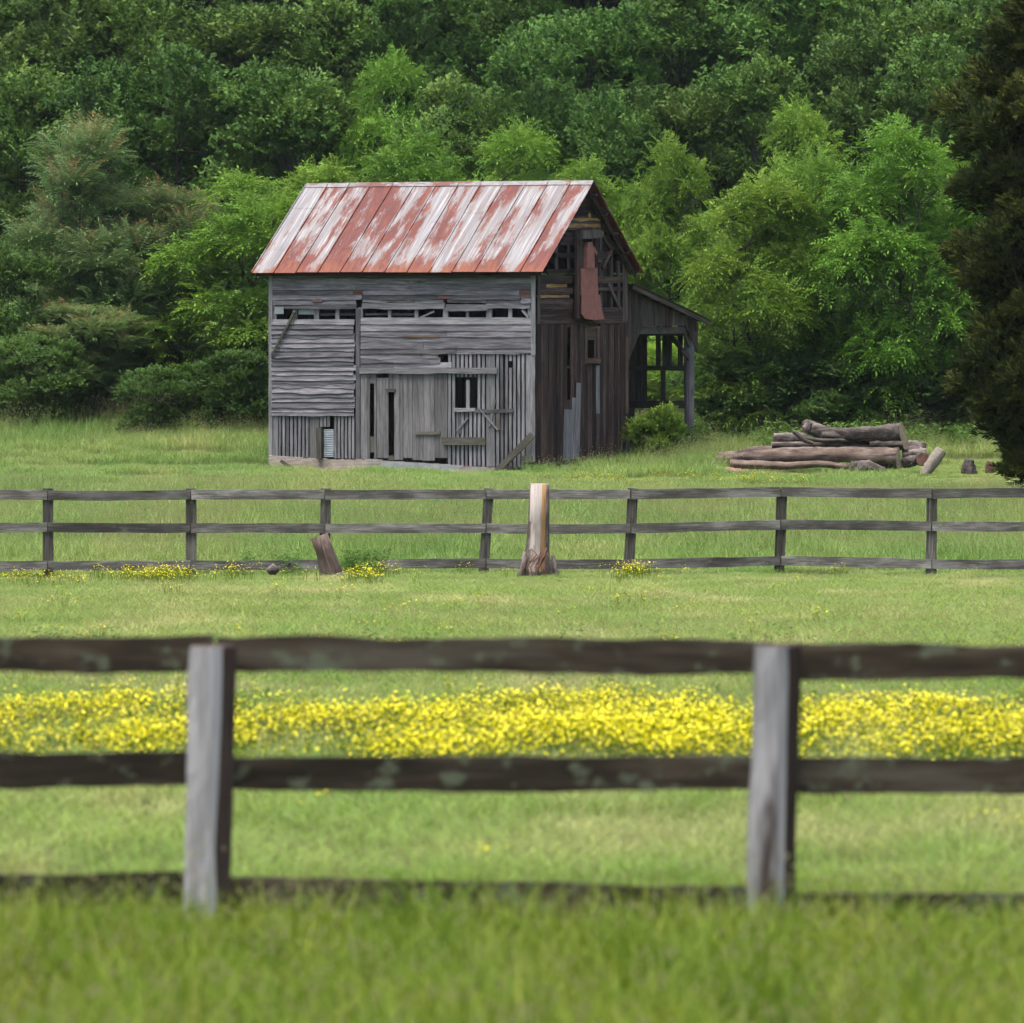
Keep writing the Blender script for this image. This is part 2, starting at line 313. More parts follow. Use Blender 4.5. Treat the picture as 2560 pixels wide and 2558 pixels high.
# ------------------------------------------------------------------ board / tube builders
class Plane:
    def __init__(s, o, U, V, N): s.o = Vector(o); s.U = Vector(U); s.V = Vector(V); s.N = Vector(N)
def board(parent, name, pl, p0, p1, w, m, t=0.022, out=0.0, rough=0.006, tilt=0.0, sl0=0.0, sl1=0.0, w1=None, bow=0.0, low=None, seg=None, bowout=0.0):
    """one plank from p0 to p1 (plane coordinates, centre line), w wide, thickness t standing out of the plane"""
    a = Vector(p0); c = Vector(p1); L = (c-a).length; d = (c-a)/L
    X3 = pl.U*d.x + pl.V*d.y; Y3 = pl.U*(-d.y) + pl.V*d.x
    k = seg or max(3, min(16, int(L/0.22)+1)); w1 = w if w1 is None else w1
    vs = []; ph = rnd.random()*50; low = rough if low is None else low
    for i in range(k+1):
        s = i/k; ww = w+(w1-w)*s
        nt_ = (float(vnoise(ph+s*L*3.1, 1.5))-0.5)*2*rough + (rnd.random()-.5)*rough*.5
        nb = (float(vnoise(ph+s*L*2.3, 7.5))-0.5)*2*low + (rnd.random()-.5)*low*.7
        by = bow*4*s*(1-s); bo = bowout*4*s*(1-s)
        x = s*L
        for yv, e in ((ww/2+nt_, 1), (-ww/2+nb, -1)):
            xx = x
            if i == 0: xx += sl0*e + (rnd.random()-.5)*rough
            if i == k: xx += sl1*e + (rnd.random()-.5)*rough
            zz = -yv*tilt + bo
            vs.append((xx, yv+by, zz)); vs.append((xx, yv+by, zz+t))
    fs = []
    for i in range(k):
        q = i*4; r = q+4
        fs += [(q+1, q+3, r+3, r+1), (q, r, r+2, q+2), (q, q+1, r+1, r), (q+2, r+2, r+3, q+3)]
    fs += [(0, 2, 3, 1), (k*4, k*4+1, k*4+3, k*4+2)]
    mw = Matrix.Translation(pl.o + pl.U*a.x + pl.V*a.y + pl.N*out) @ Matrix((X3, Y3, pl.N)).transposed().to_4x4()
    return link(name, new_mesh(name, vs, fs, mats=[m]), parent, mw)

def tube_data(pts, radii, seg=10, rough=0.0, seed=0, close=True, flute=0.0, squash=1.0):
    rg = np.random.default_rng(seed); pts = [np.array(p, float) for p in pts]; n_ = len(pts); vs = []; fs = []; tri = []
    up = np.array([0, 0, 1.0]); prev = None; ph = rg.random(4)*6.28
    for i, p in enumerate(pts):
        d = pts[min(i+1, n_-1)]-pts[max(i-1, 0)]; d /= np.linalg.norm(d)+1e-9
        if prev is None:
            s = np.cross(d, up if abs(d[2]) < 0.9 else np.array([1.0, 0, 0])); s /= np.linalg.norm(s)
        else:
            s = prev-d*np.dot(prev, d); s /= np.linalg.norm(s)
        prev = s; u = np.cross(s, d)
        for j in range(seg):
            a = 2*math.pi*j/seg
            r = radii[i]*(1+rough*(rg.random()-.5)*2 + flute*(math.sin(3*a+ph[0])*.6+math.sin(5*a+ph[1])*.4))
            vs.append(p + s*r*math.cos(a)*squash + u*r*math.sin(a))
    for i in range(n_-1):
        for j in range(seg):
            fs.append((i*seg+j, (i+1)*seg+j, (i+1)*seg+(j+1) % seg, i*seg+(j+1) % seg))
    caps = 0
    if close:
        c0 = len(vs); vs.append(pts[0]); vs.append(pts[-1])
        for j in range(seg):
            tri.append((c0, j, (j+1) % seg)); tri.append((c0+1, (n_-1)*seg+(j+1) % seg, (n_-1)*seg+j))
    return np.array(vs), fs, tri
def tube_obj(name, pts, radii, m, capm=None, parent=None, seg=10, rough=0.05, seed=0, flute=0.0, smooth_=True, squash=1.0):
    """object-space X runs along the piece so that grain follows it"""
    p0 = Vector(pts[0]); d = (Vector(pts[-1])-p0).normalized()
    q = Vector((1, 0, 0)).rotation_difference(d).to_matrix(); qi = q.transposed()
    lp = [tuple(qi @ (Vector(p)-p0)) for p in pts]
    v, f, t = tube_data(lp, radii, seg, rough, seed, True, flute, squash)
    me = new_mesh(name, v, f, t, mats=[m, capm or m], midx=[0]*len(f)+[1]*len(t))
    if smooth_: me.polygons.foreach_set("use_smooth", np.array([True]*len(f)+[False]*len(t)))
    mw = Matrix.Translation(p0) @ q.to_4x4()
    return link(name, me, parent, mw)

# ------------------------------------------------------------------ barn
TH = math.radians(27); D0 = 147.0
BO = P(1340.4, 1178, D0); BW, BD, LD, EH = 7.7, 5.2, 9.3, 4.97
barn = empty("barn", BO, -TH)
tag(barn, "weathered grey plank barn with rusted tin roof and open lean-to", "barn")
RB = Matrix.Rotation(-TH, 3, 'Z'); RBi = RB.transposed()
def hit(sx, sy, ax, val):
    r = RBi @ Vector(((sx-CX)/F, 1, -(sy-HY)/F)); o = RBi @ (-BO); k = (val-o[ax])/r[ax]; return o+k*r
def FR(zx, zy, y=0.0):      # a point of the long front wall
    h = hit(620+zx/2.4125, 420+zy/2.4125, 1, y); return (h.x, h.z)
def GA(zx, zy, x=0.0):      # a point of the gable wall
    h = hit(1280+zx/2.4115, 420+zy/2.4115, 0, x); return (h.y, h.z)
def LW(zx, zy):             # a point of the lean-to's outer wall
    h = hit(1280+zx/2.4115, 420+zy/2.4115, 1, LD); return (h.x, h.z)
FP = Plane((0, 0, 0), (1, 0, 0), (0, 0, 1), (0, -1, 0))
GP = Plane((0, 0, 0), (0, 1, 0), (0, 0, 1), (1, 0, 0))
RP = Plane((0, BD, 0), (-1, 0, 0), (0, 0, 1), (0, 1, 0))
LP = Plane((-BW, 0, 0), (0, -1, 0), (0, 0, 1), (-1, 0, 0))
OP = Plane((0, LD, 0), (1, 0, 0), (0, 0, 1), (0, -1, 0))
def boxes(name, parent, lst, m):
    """first box is the part itself, the others its sub-parts"""
    if len(lst) > 1:
        o = boxes(name, parent, lst[:1], m)
        for q in lst[1:]: boxes("beam", o, [q], m)
        return o
    vs = []; fs = []
    for (x0, x1, y0, y1, z0, z1) in lst:
        k = len(vs)
        vs += [(x, y, z) for x in (x0, x1) for y in (y0, y1) for z in (z0, z1)]
        fs += [tuple(k+i for i in q) for q in ((0, 1, 3, 2), (4, 6, 7, 5), (0, 4, 5, 1), (2, 3, 7, 6), (0, 2, 6, 4), (1, 5, 7, 3))]
    return link(name, new_mesh(name, vs, fs, mats=[m]), parent)

# wall frames are the parts; the planks nailed on them their sub-parts
fw = boxes("front_wall", barn, [(-BW+.05, -.05, .06, .2, -.1, .12), (-BW+.05, -.05, .06, .2, EH-.16, EH-.02), (-BW+.05, -.05, .1, .2, 3.05, 3.2)], M['inner'])
gw = boxes("gable_wall", barn, [(-.2, -.06, .2, BD-.2, -.1, .12), (-.2, -.06, .2, BD-.2, 3.62, 3.8)], M['inner'])
rw = boxes("rear_wall", barn, [(-BW+.05, -.05, BD-.2, BD-.06, -.1, .12), (-BW+.05, -.05, BD-.2, BD-.06, EH-.16, EH-.02)], M['inner'])
lw = boxes("end_wall", barn, [(-BW+.06, -BW+.2, .2, BD-.2, -.1, .12), (-BW+.06, -BW+.2, .2, BD-.2, EH-.2, EH-.04)], M['inner'])

def hboard(x0, x1, y0, y1, m='grey', low=0.012, tilt=0.12, parent=None, name="siding_board", out=0.004, rough=0.004, t=.026, sag=0.0):
    """horizontal front board: zoom x range, y range of its face (top, bottom)"""
    a = FR(x0, y0); b_ = FR(x1, y0); c = FR(x0, y1); d = FR(x1, y1)
    w = (a[1]-c[1]+b_[1]-d[1])/2 + 0.022
    return board(parent or fw, name, FP, (a[0], (a[1]+c[1])/2+.011), (b_[0], (b_[1]+d[1])/2+.011), w, M[m], t, out+tilt*w/2, rough, tilt+rnd.uniform(-.02, .05), low=low*1.4, bow=sag+rnd.uniform(-.010, .006), bowout=rnd.uniform(0, .02))
def vboard(x0, x1, y0, y1, m='door', out=0.0, parent=None, name="wall_board", rough=0.005, t=.022, sl1=0, sl0=0, fn=FR, pl=FP, lean=0, bowout=0):
    a = fn((x0+x1)/2, y1); b_ = fn((x0+x1)/2+lean, y0); w = abs(fn(x1, y1)[0]-fn(x0, y1)[0])
    return board(parent or fw, name, pl, a, b_, w, M[m], t, out, rough, sl0=sl0, sl1=sl1, bowout=bowout)
# upper siding, full width
for (y0, y1, m, low, segs) in [(636, 668, 'grey', .004, [(150, 1712)]), (668, 696, 'grey', .005, [(150, 1712)]), (696, 736, 'grey', .006, [(150, 660), (662, 1196), (1198, 1712)]),
                         (736, 766, 'grey', .010, [(150, 636), (696, 1640)]), (766, 796, 'grey', .010, [(152, 690), (694, 1150), (1222, 1645)])]:
    for s in segs: hboard(s[0], s[1], y0, y1, m, low)
hboard(636, 696, 733, 764, 'redwood', .006); hboard(1640, 1712, 733, 757, 'redwood', .006); hboard(1150, 1222, 764, 790, 'redwood', .006)
hboard(1645, 1712, 757, 782, 'redwood', .006); hboard(1650, 1712, 782, 815, 'grey', .006)
hboard(150, 655, 798, 824, 'grey', .014); hboard(398, 456, 794, 808, 'redwood', .004, out=.03)
hboard(152, 660, 822, 850, 'grey', .010); hboard(170, 400, 812, 826, 'greyl', .012, out=.03)
hboard(694, 860, 792, 808, 'greyl', .018, .05); hboard(860, 1010, 798, 812, 'greyl', .02, .05); hboard(1010, 1180, 801, 813, 'greyl', .02, .05); hboard(1205, 1440, 800, 814, 'grey', .02, .05); hboard(1430, 1700, 803, 815, 'grey', .016, .05)
hboard(690, 1190, 818, 851, 'greyl', .012); hboard(1196, 1450, 828, 862, 'greyl', .012); hboard(1440, 1705, 818, 850, 'grey', .012, sag=.02)
# the open band with its studs and ledges
for x0, x1 in ((152, 172), (272, 296), (398, 428), (528, 550), (660, 692), (845, 863), (1005, 1026), (1176, 1206), (1315, 1331), (1437, 1470), (1570, 1592), (1688, 1712)):
    vboard(x0, x1, 842, 935, 'greyl', -.035, name="stud", t=.04)
hboard(300, 398, 853, 884, 'tin_blue', .003, 0, name="tin_patch", out=-.05); hboard(166, 220, 843, 880, 'tin_blue', .003, 0, name="tin_patch", out=.03)
hboard(430, 655, 880, 890, 'inner', .004, 0, name="ledge", out=-.08); hboard(700, 1000, 882, 890, 'inner', .004, 0, name="ledge", out=-.08)
board(fw, "brace", FP, FR(1030, 908), FR(1125, 866), .05, M['greyl'], .02, .0)
board(fw, "brace", FP, FR(1655, 855), FR(1694, 897), .07, M['greyl'], .02, .01)
board(fw, "fallen_batten", FP, FR(155, 1130), FR(292, 868), .055, M['mossy'], .04, .09, .004)
board(fw, "fallen_batten", FP, FR(272, 942), FR(288, 862), .08, M['greyl'], .03, .06, .006)
# corner boards and the middle trim
vboard(130, 152, 640, 1832, 'greyl', .03, name="corner_board"); vboard(1712, 1738, 640, 1130, 'greyl', .03, name="corner_board")
vboard(1682, 1734, 1128, 1770, 'greyl', .012, name="corner_board", rough=.012)
vboard(656, 680, 848, 1760, 'grey', .035, name="trim_board")
# left clapboards
ls = [918, 944, 970, 1003, 1026, 1055, 1082, 1104, 1139, 1165, 1193, 1221, 1250, 1281, 1304, 1328, 1357, 1385, 1412, 1450, 1472, 1496]
for i in range(len(ls)-1):
    e = rnd.uniform(640, 658)
    hboard(145+rnd.uniform(-3, 5), e, ls[i], ls[i+1], 'greyl' if i == 0 else 'grey', .026 if i in (3, 7, 13, 14, 15, 16) else .012, .24)
# right clapboards
rs = [908, 944, 984, 1018, 1050, 1090, 1122]
for i in range(len(rs)-1):
    cuts = [682, 1720] if i in (0, 1, 3) else [682, 1178+rnd.uniform(-200, 100), 1720]
    for a, c in zip(cuts[:-1], cuts[1:]): hboard(a+1, c-1, rs[i], rs[i+1], 'greyl' if i == 0 else 'grey', .012 if i else .006, .10)
hboard(682, 1050, 1122, 1148, 'grey', .02); hboard(682, 1164, 1147, 1177, 'grey', .02); hboard(682, 884, 1176, 1210, 'grey', .012); hboard(884, 1232, 1178, 1208, 'grey', .016)
hboard(1052, 1150, 1122, 1148, 'grey', .006); hboard(945, 1165, 1015, 1022, 'frame', .004, .02, out=.05, t=.006)
hboard(682, 1510, 1210, 1241, 'greyl', .012, .03, name="door_track_board", out=.045, t=.04)
# left lower slats
vboard(140, 182, 1496, 1745, 'greyl', .0)
for i in range(8): vboard(187+i*23.5, 187+i*23.5+15.5, 1494, 1745, 'greyl' if i % 2 else 'grey', .004, name="slat")
vboard(374, 430, 1496, 1750, 'door', .006)
for i in range(3): vboard(437+i*22, 437+i*22+16, 1494, 1562, 'greyl', .01, name="slat")
for i in range(6): vboard(522+i*21.5, 522+i*21.5+14, 1494, 1752, 'greyl' if i % 3 else 'grey', .004, name="slat")
# upright mossy timber in front of the lower slats
vboard(430, 460, 1565, 1757, 'mossy', .09, name="leaning_post", t=.09, rough=.01)
# door boards
db = [(682, 720), (722, 738), (766, 778), (780, 850), (886, 918), (920, 938), (940, 994), (996, 1058), (1061, 1129), (1132, 1206)]
for i, (a, c) in enumerate(db): vboard(a, c, 1243 if i not in (3,) else 1266, 1762+rnd.uniform(-14, 4), 'door', .008+.004*(i % 3), rough=.007)
vboard(738, 766, 1243, 1300, 'door', .0); vboard(738, 766, 1620, 1715, 'mossy', -.02); vboard(850, 886, 1243, 1345, 'door', .0); vboard(845, 888, 1735, 1765, 'mossy', .0)
hboard(838, 896, 1338, 1352, 'inner', .004, 0, name="hinge", out=.045); hboard(1015, 1166, 1594, 1608, 'mossy', .004, 0, name="door_bar", out=.05, t=.03)
board(fw, "door_bar", FP, FR(1065, 1500), FR(1066, 1610), .05, M['door'], .02, .03)
hboard(1180, 1440, 1630, 1670, 'mossy', .006, 0, name="nailed_board", out=.06, t=.04, rough=.012)
# slats of the corn crib side, with the window opening left free
x = 1210
while x < 1682:
    wd = 16 if not (1424 <= x < 1440) else 52
    nm = 'greyl' if rnd.random() < .6 else 'grey'
    inwin = x+wd > 1252 and x < 1372
    top = 1122 if x > 1200 else 1180
    bot = 1795+(x-1210)*0.03+rnd.uniform(-6, 6)
    if inwin:
        vboard(x, x+wd, top, 1262, nm, .006, name="slat"); vboard(x, x+wd, 1456, bot, nm, .006, name="slat")
    else:
        if 1570 < x < 1592: vboard(x, x+wd, top, 1165, nm, .006, name="slat"); vboard(x, x+wd, 1205, bot, nm, .006, name="slat")
        else: vboard(x, x+wd, top, bot, nm, .006, name="slat", lean=rnd.uniform(-2, 2))
    x += wd+9.5
vboard(1320, 1342, 1278, 1458, 'greyl', .02, name="window_bar", t=.03)
hboard(1248, 1376, 1452, 1468, 'greyl', .004, 0, name="window_sill", out=.03, t=.04)
hboard(1376, 1605, 1458, 1474, 'grey', .006, 0, name="nailed_board", out=.035)
board(fw, "nailed_board", FP, FR(1264, 1586), FR(1332, 1508), .05, M['greyl'], .02, .04); board(fw, "nailed_board", FP, FR(1276, 1480), FR(1284, 1600), .07, M['grey'], .02, .03)
board(fw, "nailed_board", FP, FR(1460, 1560), FR(1494, 1395), .07, M['door'], .02, .035); board(fw, "nailed_board", FP, FR(1512, 1580), FR(1400, 1450), .03, M['greyl'], .02, .05)
vboard(1500, 1525, 1465, 1580, 'inner', .03); hboard(1655, 1720, 1742, 1768, 'mossy', .01, 0, name="nailed_board", out=.05)
# fallen planks leaning on the wall and against the sheet metal skirt
board(fw, "leaning_plank", FP, FR(1512, 1836), FR(1735, 1608), .17, M['mossy'], .05, .14, .01)
board(fw, "leaning_plank", FP, FR(345, 1846), FR(215, 1768), .085, M['mossy'], .05, .13, .015)
# sheet metal
def sheet(name, x0, x1, ya0, yb0, ya1, yb1, m, out, ripple=0.0, pitch=.03, parent=fw):
    A = FR(x0, ya0); Bq = FR(x1, yb0); C = FR(x0, ya1); Dq = FR(x1, yb1)
    h = A[1]-C[1]; rows = max(2, int(h/pitch*4)) if ripple else 3; cols = 14
    vs = []
    for j in range(rows+1):
        for i in range(cols+1):
            u = i/cols; v = j/rows
            px = A[0]+(Bq[0]-A[0])*u; zt = A[1]+(Bq[1]-A[1])*u; zb = C[1]+(Dq[1]-C[1])*u
            if j == 0: zt += (rnd.random()-.5)*.02
            z = zt+(zb-zt)*v
            vs.append((px-A[0], -out-ripple*math.sin(j*math.pi/2)-.015*float(vnoise(px*2, z*3)), z-A[1]))
    fs = [(j*(cols+1)+i, (j+1)*(cols+1)+i, (j+1)*(cols+1)+i+1, j*(cols+1)+i+1) for j in range(rows) for i in range(cols)]
    o = link(name, new_mesh(name, vs, fs, mats=[M[m]]), parent, Matrix.Translation((A[0], 0, A[1])))
    sm = o.modifiers.new("thickness", 'SOLIDIFY'); sm.thickness = .003
    return o
sheet("skirt_sheet", 135, 515, 1735, 1757, 1850, 1858, 'tin_tan', .06, .007, .035)
sheet("skirt_sheet", 510, 822, 1757, 1760, 1858, 1862, 'tin_tan', .08, .004, .035)
sheet("skirt_sheet", 820, 1170, 1764, 1785, 1862, 1872, 'tin_grey', .10)
sheet("skirt_sheet", 1165, 1515, 1784, 1808, 1872, 1880, 'tin_grey', .09)
sheet("tin_patch", 462, 521, 1577, 1577, 1746, 1746, 'tin_blue', .03, .006, .045)
sheet("loose_sheet", 720, 812, 1754, 1757, 1764, 1776, 'tin_grey', .15)

# gable: lower vertical boards
gx = [146, 172, 190, 212, 240, 262, 285, 305, 325]
for i in range(len(gx)-1):
    vboard(gx[i]+.5, gx[i+1]-.5, 941+rnd.uniform(-2, 4), 1795+rnd.uniform(-6, 22), 'brown', .004+.014*(i % 2), gw, fn=GA, pl=GP)
vboard(325, 350, 941, 960, 'brown', .0, gw, fn=GA, pl=GP); vboard(327, 348, 1195, 1207, 'brownl', -.03, gw, fn=GA, pl=GP)
vboard(325, 350, 1400, 1600, 'brown', .0, gw, fn=GA, pl=GP)
gx2 = [349, 366, 384, 403, 428]
for i in range(len(gx2)-1): vboard(gx2[i]+.5, gx2[i+1]-.5, 941+rnd.uniform(-2, 4), 1795, 'brown', .006+.012*(i % 2), gw, fn=GA, pl=GP)
for a, c in ((428, 452), (452, 478), (478, 500)): vboard(a+.5, c-.5, 1180, 1800+rnd.uniform(-5, 10), 'brown', .006, gw, fn=GA, pl=GP)
vboard(501, 520, 1190, 1480, 'greyl', .02, gw, fn=GA, pl=GP); vboard(502, 522, 1480, 1790, 'brownl', .008, gw, fn=GA, pl=GP)
gx3 = [522, 540, 557, 577, 596, 612, 630, 645, 658, 674, 690]
for i in range(len(gx3)-1):
    bot = 1795 if gx3[i] < 625 else (1770 if gx3[i] < 640 else 1700-(gx3[i]-640)*2)
    vboard(gx3[i]+.5, gx3[i+1]-.5, 941+rnd.uniform(-4, 4), bot+rnd.uniform(-8, 16), 'brown', .004+.014*(i % 2), gw, fn=GA, pl=GP)
vboard(676, 692, 1020, 1480, 'frame', .03, gw, fn=GA, pl=GP, name="corner_board")
# gable window
gwin = vboard(428, 443, 955, 1182, 'frame', .03, gw, fn=GA, pl=GP, name="window_frame", t=.03)
vboard(502, 518, 955, 1182, 'frame', .03, gw, fn=GA, pl=GP, name="window_frame", t=.03)
def gboard(x0, x1, y0, y1, m='brown', out=0.0, name="siding_board", rough=.006, t=.02, parent=None, dy=0):
    a = GA(x0, (y0+y1)/2); b_ = GA(x1, (y0+y1)/2+dy); w = abs(GA(x0, y0)[1]-GA(x0, y1)[1])
    return board(parent or gw, name, GP, a, b_, w, M[m], t, out, rough)
for i in range(4): gboard(444, 510, 966+i*18, 982+i*18, 'frame', .012+.004*(i % 2), rough=.01)
gboard(430, 516, 957, 967, 'frame', .05); gboard(432, 514, 1147, 1178, 'frame', .05, "window_sill", t=.05); vboard(492, 502, 1036, 1147, 'frame', .0, gw, fn=GA, pl=GP, name="window_frame")
# loose grey boards at the slit
vboard(297, 338, 1455, 1765, 'greyl', .045, gw, fn=GA, pl=GP, name="loose_board", lean=8); vboard(338, 360, 1385, 1755, 'greyl', .06, gw, fn=GA, pl=GP, name="loose_board", lean=12)
vboard(362, 386, 1296, 1755, 'greyl', .075, gw, fn=GA, pl=GP, name="loose_board", lean=10); gboard(296, 352, 1788, 1838, 'greyl', .05); gboard(300, 370, 1755, 1785, 'inner', .0)
vboard(150, 178, 1752, 1800, 'brownl', .05, gw, fn=GA, pl=GP)
# gable: upper horizontal boards
for y0, y1 in ((642, 664), (664, 690)): gboard(150, 362, y0, y1, 'brown', .01, dy=8)
gboard(152, 356, 692, 700, 'brown', .0); gboard(154, 215, 700, 720, 'inner', -.03); gboard(208, 332, 699, 720, 'amber', -.02)
gboard(150, 360, 722, 760, 'brown', .015); gboard(154, 345, 765, 783, 'amber', -.02); gboard(150, 360, 784, 792, 'brown', .01)
for y0, y1 in ((792, 824), (824, 850), (850, 878), (878, 906), (906, 938)): gboard(148, 362 if y0 < 880 else 500, y0, y1, 'brown', .006+.01*rnd.random())
for y0, y1 in ((840, 866), (866, 892), (892, 912), (912, 938)): gboard(480, 690, y0, y1, 'brown', .006+.01*rnd.random())
vboard(148, 160, 640, 940, 'brownl', .025, gw, fn=GA, pl=GP, name="corner_board")
# boards above, cut along the rafters
apx = GA(483, 87, .35); RZ = apx[1]; RY = 2.55; SL = (RZ-5.02)/(RY+.35)
def half(z): return max(0.02, (RZ-.16-z)/SL)
def gz2(y0): return GA(483, y0)[1]
y = 130
while y < 300:
    z0, z1 = gz2(y), gz2(y+26); zc = (z0+z1)/2; hw = half(zc)
    board(gw, "siding_board", GP, (RY-hw, zc), (RY+hw, zc), z0-z1-.004, M['brown'], .02, .004+.006*(y % 3), .004, sl0=-(z0-z1)/2/SL*0.9, sl1=(z0-z1)/2/SL*-0.9)
    y += 26.5
gboard(330, 530, 302, 322, 'amber', .02, rough=.03); gboard(336, 528, 322, 336, 'inner', .0); gboard(332, 528, 336, 360, 'amber', .015, rough=.025); gboard(452, 464, 272, 300, 'amber', .03)
gboard(326, 560, 361, 374, 'brown', .02)
for y0, y1, x0, x1 in ((385, 412, 318, 372), (412, 440, 302, 366), (440, 466, 288, 362), (512, 540, 258, 362), (610, 638, 205, 362)): gboard(x0, x1, y0, y1, 'brown', .004+.01*rnd.random())
for x0, x1 in ((266, 284), (340, 356)): vboard(x0, x1, 460, 640, 'inner', -.05, gw, fn=GA, pl=GP, name="stud")
for y0, y1, x0, x1, m in ((505, 528, 480, 600, 'brown'), (528, 545, 480, 580, 'brownl'), (545, 572, 478, 540, 'brown'), (655, 682, 485, 660, 'frame'), (682, 694, 485, 660, 'brown'), (718, 742, 492, 690, 'brown'), (832, 852, 480, 540, 'brownl')): gboard(x0, x1, y0, y1, m, .01)
for x0, x1, y0, y1 in ((484, 500, 380, 840), (532, 548, 390, 860), (598, 612, 470, 840), (640, 655, 560, 840)): vboard(x0, x1, y0, y1, 'inner', -.06, gw, fn=GA, pl=GP, name="stud", t=.05)
for a, c, w in (((540, 606), (602, 478), .11), ((530, 385), (600, 500), .1), ((575, 700), (650, 860), .1)): board(gw, "brace", GP, GA(*a), GA(*c), w, M['frame' if a[1] == 606 else 'brownl'], .04, .01)
for x0, x1 in ((500, 532), (560, 596), (612, 640)): vboard(x0, x1, 560, 836, 'inner', -.35, gw, fn=GA, pl=GP, name="inner_board")
vboard(660, 690, 575, 925, 'brownl', .02, gw, fn=GA, pl=GP, name="corner_board")
# red metal chute hung on the gable, a part of the barn
ch_pts = []
def gpoly(name, pts, out, t, m, parent):
    n_ = len(pts); q = [GA(*p) for p in pts]; o0 = q[0]
    vs = [(z-o0[1], -(yy-o0[0]), out+rnd.uniform(0, .02)) for yy, z in q] + [(z-o0[1], -(yy-o0[0]), out-t) for yy, z in q]
    mesh = bpy.data.meshes.new(name)
    mesh.from_pydata(vs, [], [tuple(range(n_)), tuple(range(2*n_-1, n_-1, -1))]+[(i, n_+i, n_+(i+1) % n_, (i+1) % n_) for i in range(n_)])
    mesh.materials.append(M[m]); mesh.polygons.foreach_set("use_smooth", np.zeros(len(mesh.polygons), bool)); mesh.update()
    mw = Matrix.Translation((0, o0[0], o0[1])) @ Matrix(((0, 0, 1), (0, -1, 0), (1, 0, 0))).to_4x4()
    return link(name, mesh, parent, mw)
chute = gpoly("metal_chute", [(370, 606), (466, 603), (470, 700), (474, 768), (370, 768)], .22, .02, 'tin_red', barn)
gpoly("chute_apron", [(371, 766), (474, 765), (486, 850), (503, 912), (440, 917), (385, 908), (366, 880)], .25, .02, 'tin_red', chute).parent = barn
gpoly("chute_pipe", [(400, 450), (428, 446), (440, 500), (444, 605), (396, 605), (396, 500)], .26, .1, 'tin_red', barn)
gpoly("chute_flap", [(432, 470), (450, 478), (466, 510), (462, 530), (446, 500)], .22, .01, 'tin_red', barn)
vboard(356, 372, 425, 905, 'brown', .1, barn, fn=GA, pl=GP, name="chute_rail", t=.08); vboard(466, 482, 425, 840, 'brown', .1, barn, fn=GA, pl=GP, name="chute_rail", t=.08)
vboard(378, 394, 432, 604, 'inner', .12, barn, fn=GA, pl=GP, name="chute_rail", t=.04)
gpoly("chute_hood", [(368, 380), (415, 376), (416, 428), (366, 428)], .3, .25, 'inner', barn); gpoly("chute_hood", [(418, 372), (470, 374), (488, 384), (478, 420), (418, 424)], .32, .25, 'inner', barn)
# unseen walls, closed so that the inside is dark
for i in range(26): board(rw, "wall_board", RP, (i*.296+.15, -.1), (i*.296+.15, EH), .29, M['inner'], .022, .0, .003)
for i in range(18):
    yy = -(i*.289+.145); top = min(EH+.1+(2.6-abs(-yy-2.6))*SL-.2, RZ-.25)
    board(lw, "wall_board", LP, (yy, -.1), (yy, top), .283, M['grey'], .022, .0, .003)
# loft floor inside
loft = boxes("loft_floor", barn, [(-BW+.3, -.35, .3, BD-.3, 3.2, 3.26)], M['inner'])
# a plank backing far inside behind the slats (stall partition)
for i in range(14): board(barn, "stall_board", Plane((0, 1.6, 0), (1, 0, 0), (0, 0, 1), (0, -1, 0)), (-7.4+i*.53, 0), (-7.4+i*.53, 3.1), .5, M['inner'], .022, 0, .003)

# roof
roof = boxes("roof", barn, [(-BW-.2, .2, RY-.04, RY+.04, RZ-.26, RZ-.13)], M['inner'])
for s in (-1, 1):
    for i in range(14):      # rafters
        xx = -BW-.05+i*(BW+.1)/13
        e = (RY+.25)
        vs = []
        for u in (0.06, e):
            for dx in (-.025, .025):
                for dz in (-.14, -.04): vs.append((xx+dx, RY+s*u, RZ-u*SL+dz))
        link("rafter", new_mesh("rafter", vs, [(0, 1, 3, 2), (4, 6, 7, 5), (0, 4, 5, 1), (2, 3, 7, 6), (0, 2, 6, 4), (1, 5, 7, 3)], mats=[M['inner']]), roof)
NS = 13; RX0, RX1 = -BW-.33, .36; pw = (RX1-RX0)/NS
slope_len = math.hypot(RY+.36, (RY+.36)*SL)
def roof_panel(x0, s, u0, u1, lift, wd, strip):
    L = u1-u0; k = max(2, int(L/.3)); vs = []; ed = []; rc = []
    prof = [(0.0, .0), (0.0, .035), (.022, .035), (.026, .004), (wd*.5, .002+rnd.uniform(0, .006)), (wd-.002, .004), (wd-.002, -.003), (.03, -.003)]
    for i in range(k+1):
        x_ = L*i/k; wob = rnd.uniform(-.003, .003)
        for (yy, zz) in prof:
            rc.append((u0+x_, yy+strip*7.31, strip*3.7)); vs.append((x_, yy, zz+lift+wob)); ed.append(max(0.0, 1-(slope_len-(u0+x_))/0.75))
    n_ = len(prof); fs = []
    for i in range(k):
        for j in range(n_): fs.append((i*n_+j, (i+1)*n_+j, (i+1)*n_+(j+1) % n_, i*n_+(j+1) % n_))
    X3 = Vector((0, s, -SL)).normalized(); Y3 = Vector((1, 0, 0)) if s < 0 else Vector((-1, 0, 0)); Z3 = X3.cross(Y3)
    o = Vector((x0 if s < 0 else x0+wd, RY, RZ)) + X3*u0
    tri_caps = []
    me = new_mesh("roof_panel", vs, fs, mats=[M['roof']], attrs={'edge': ed, 'rc': np.array(rc)})
    mw = Matrix.Translation(o) @ Matrix((X3, Y3, Z3)).transposed().to_4x4()
    return link("roof_panel", me, roof, mw)
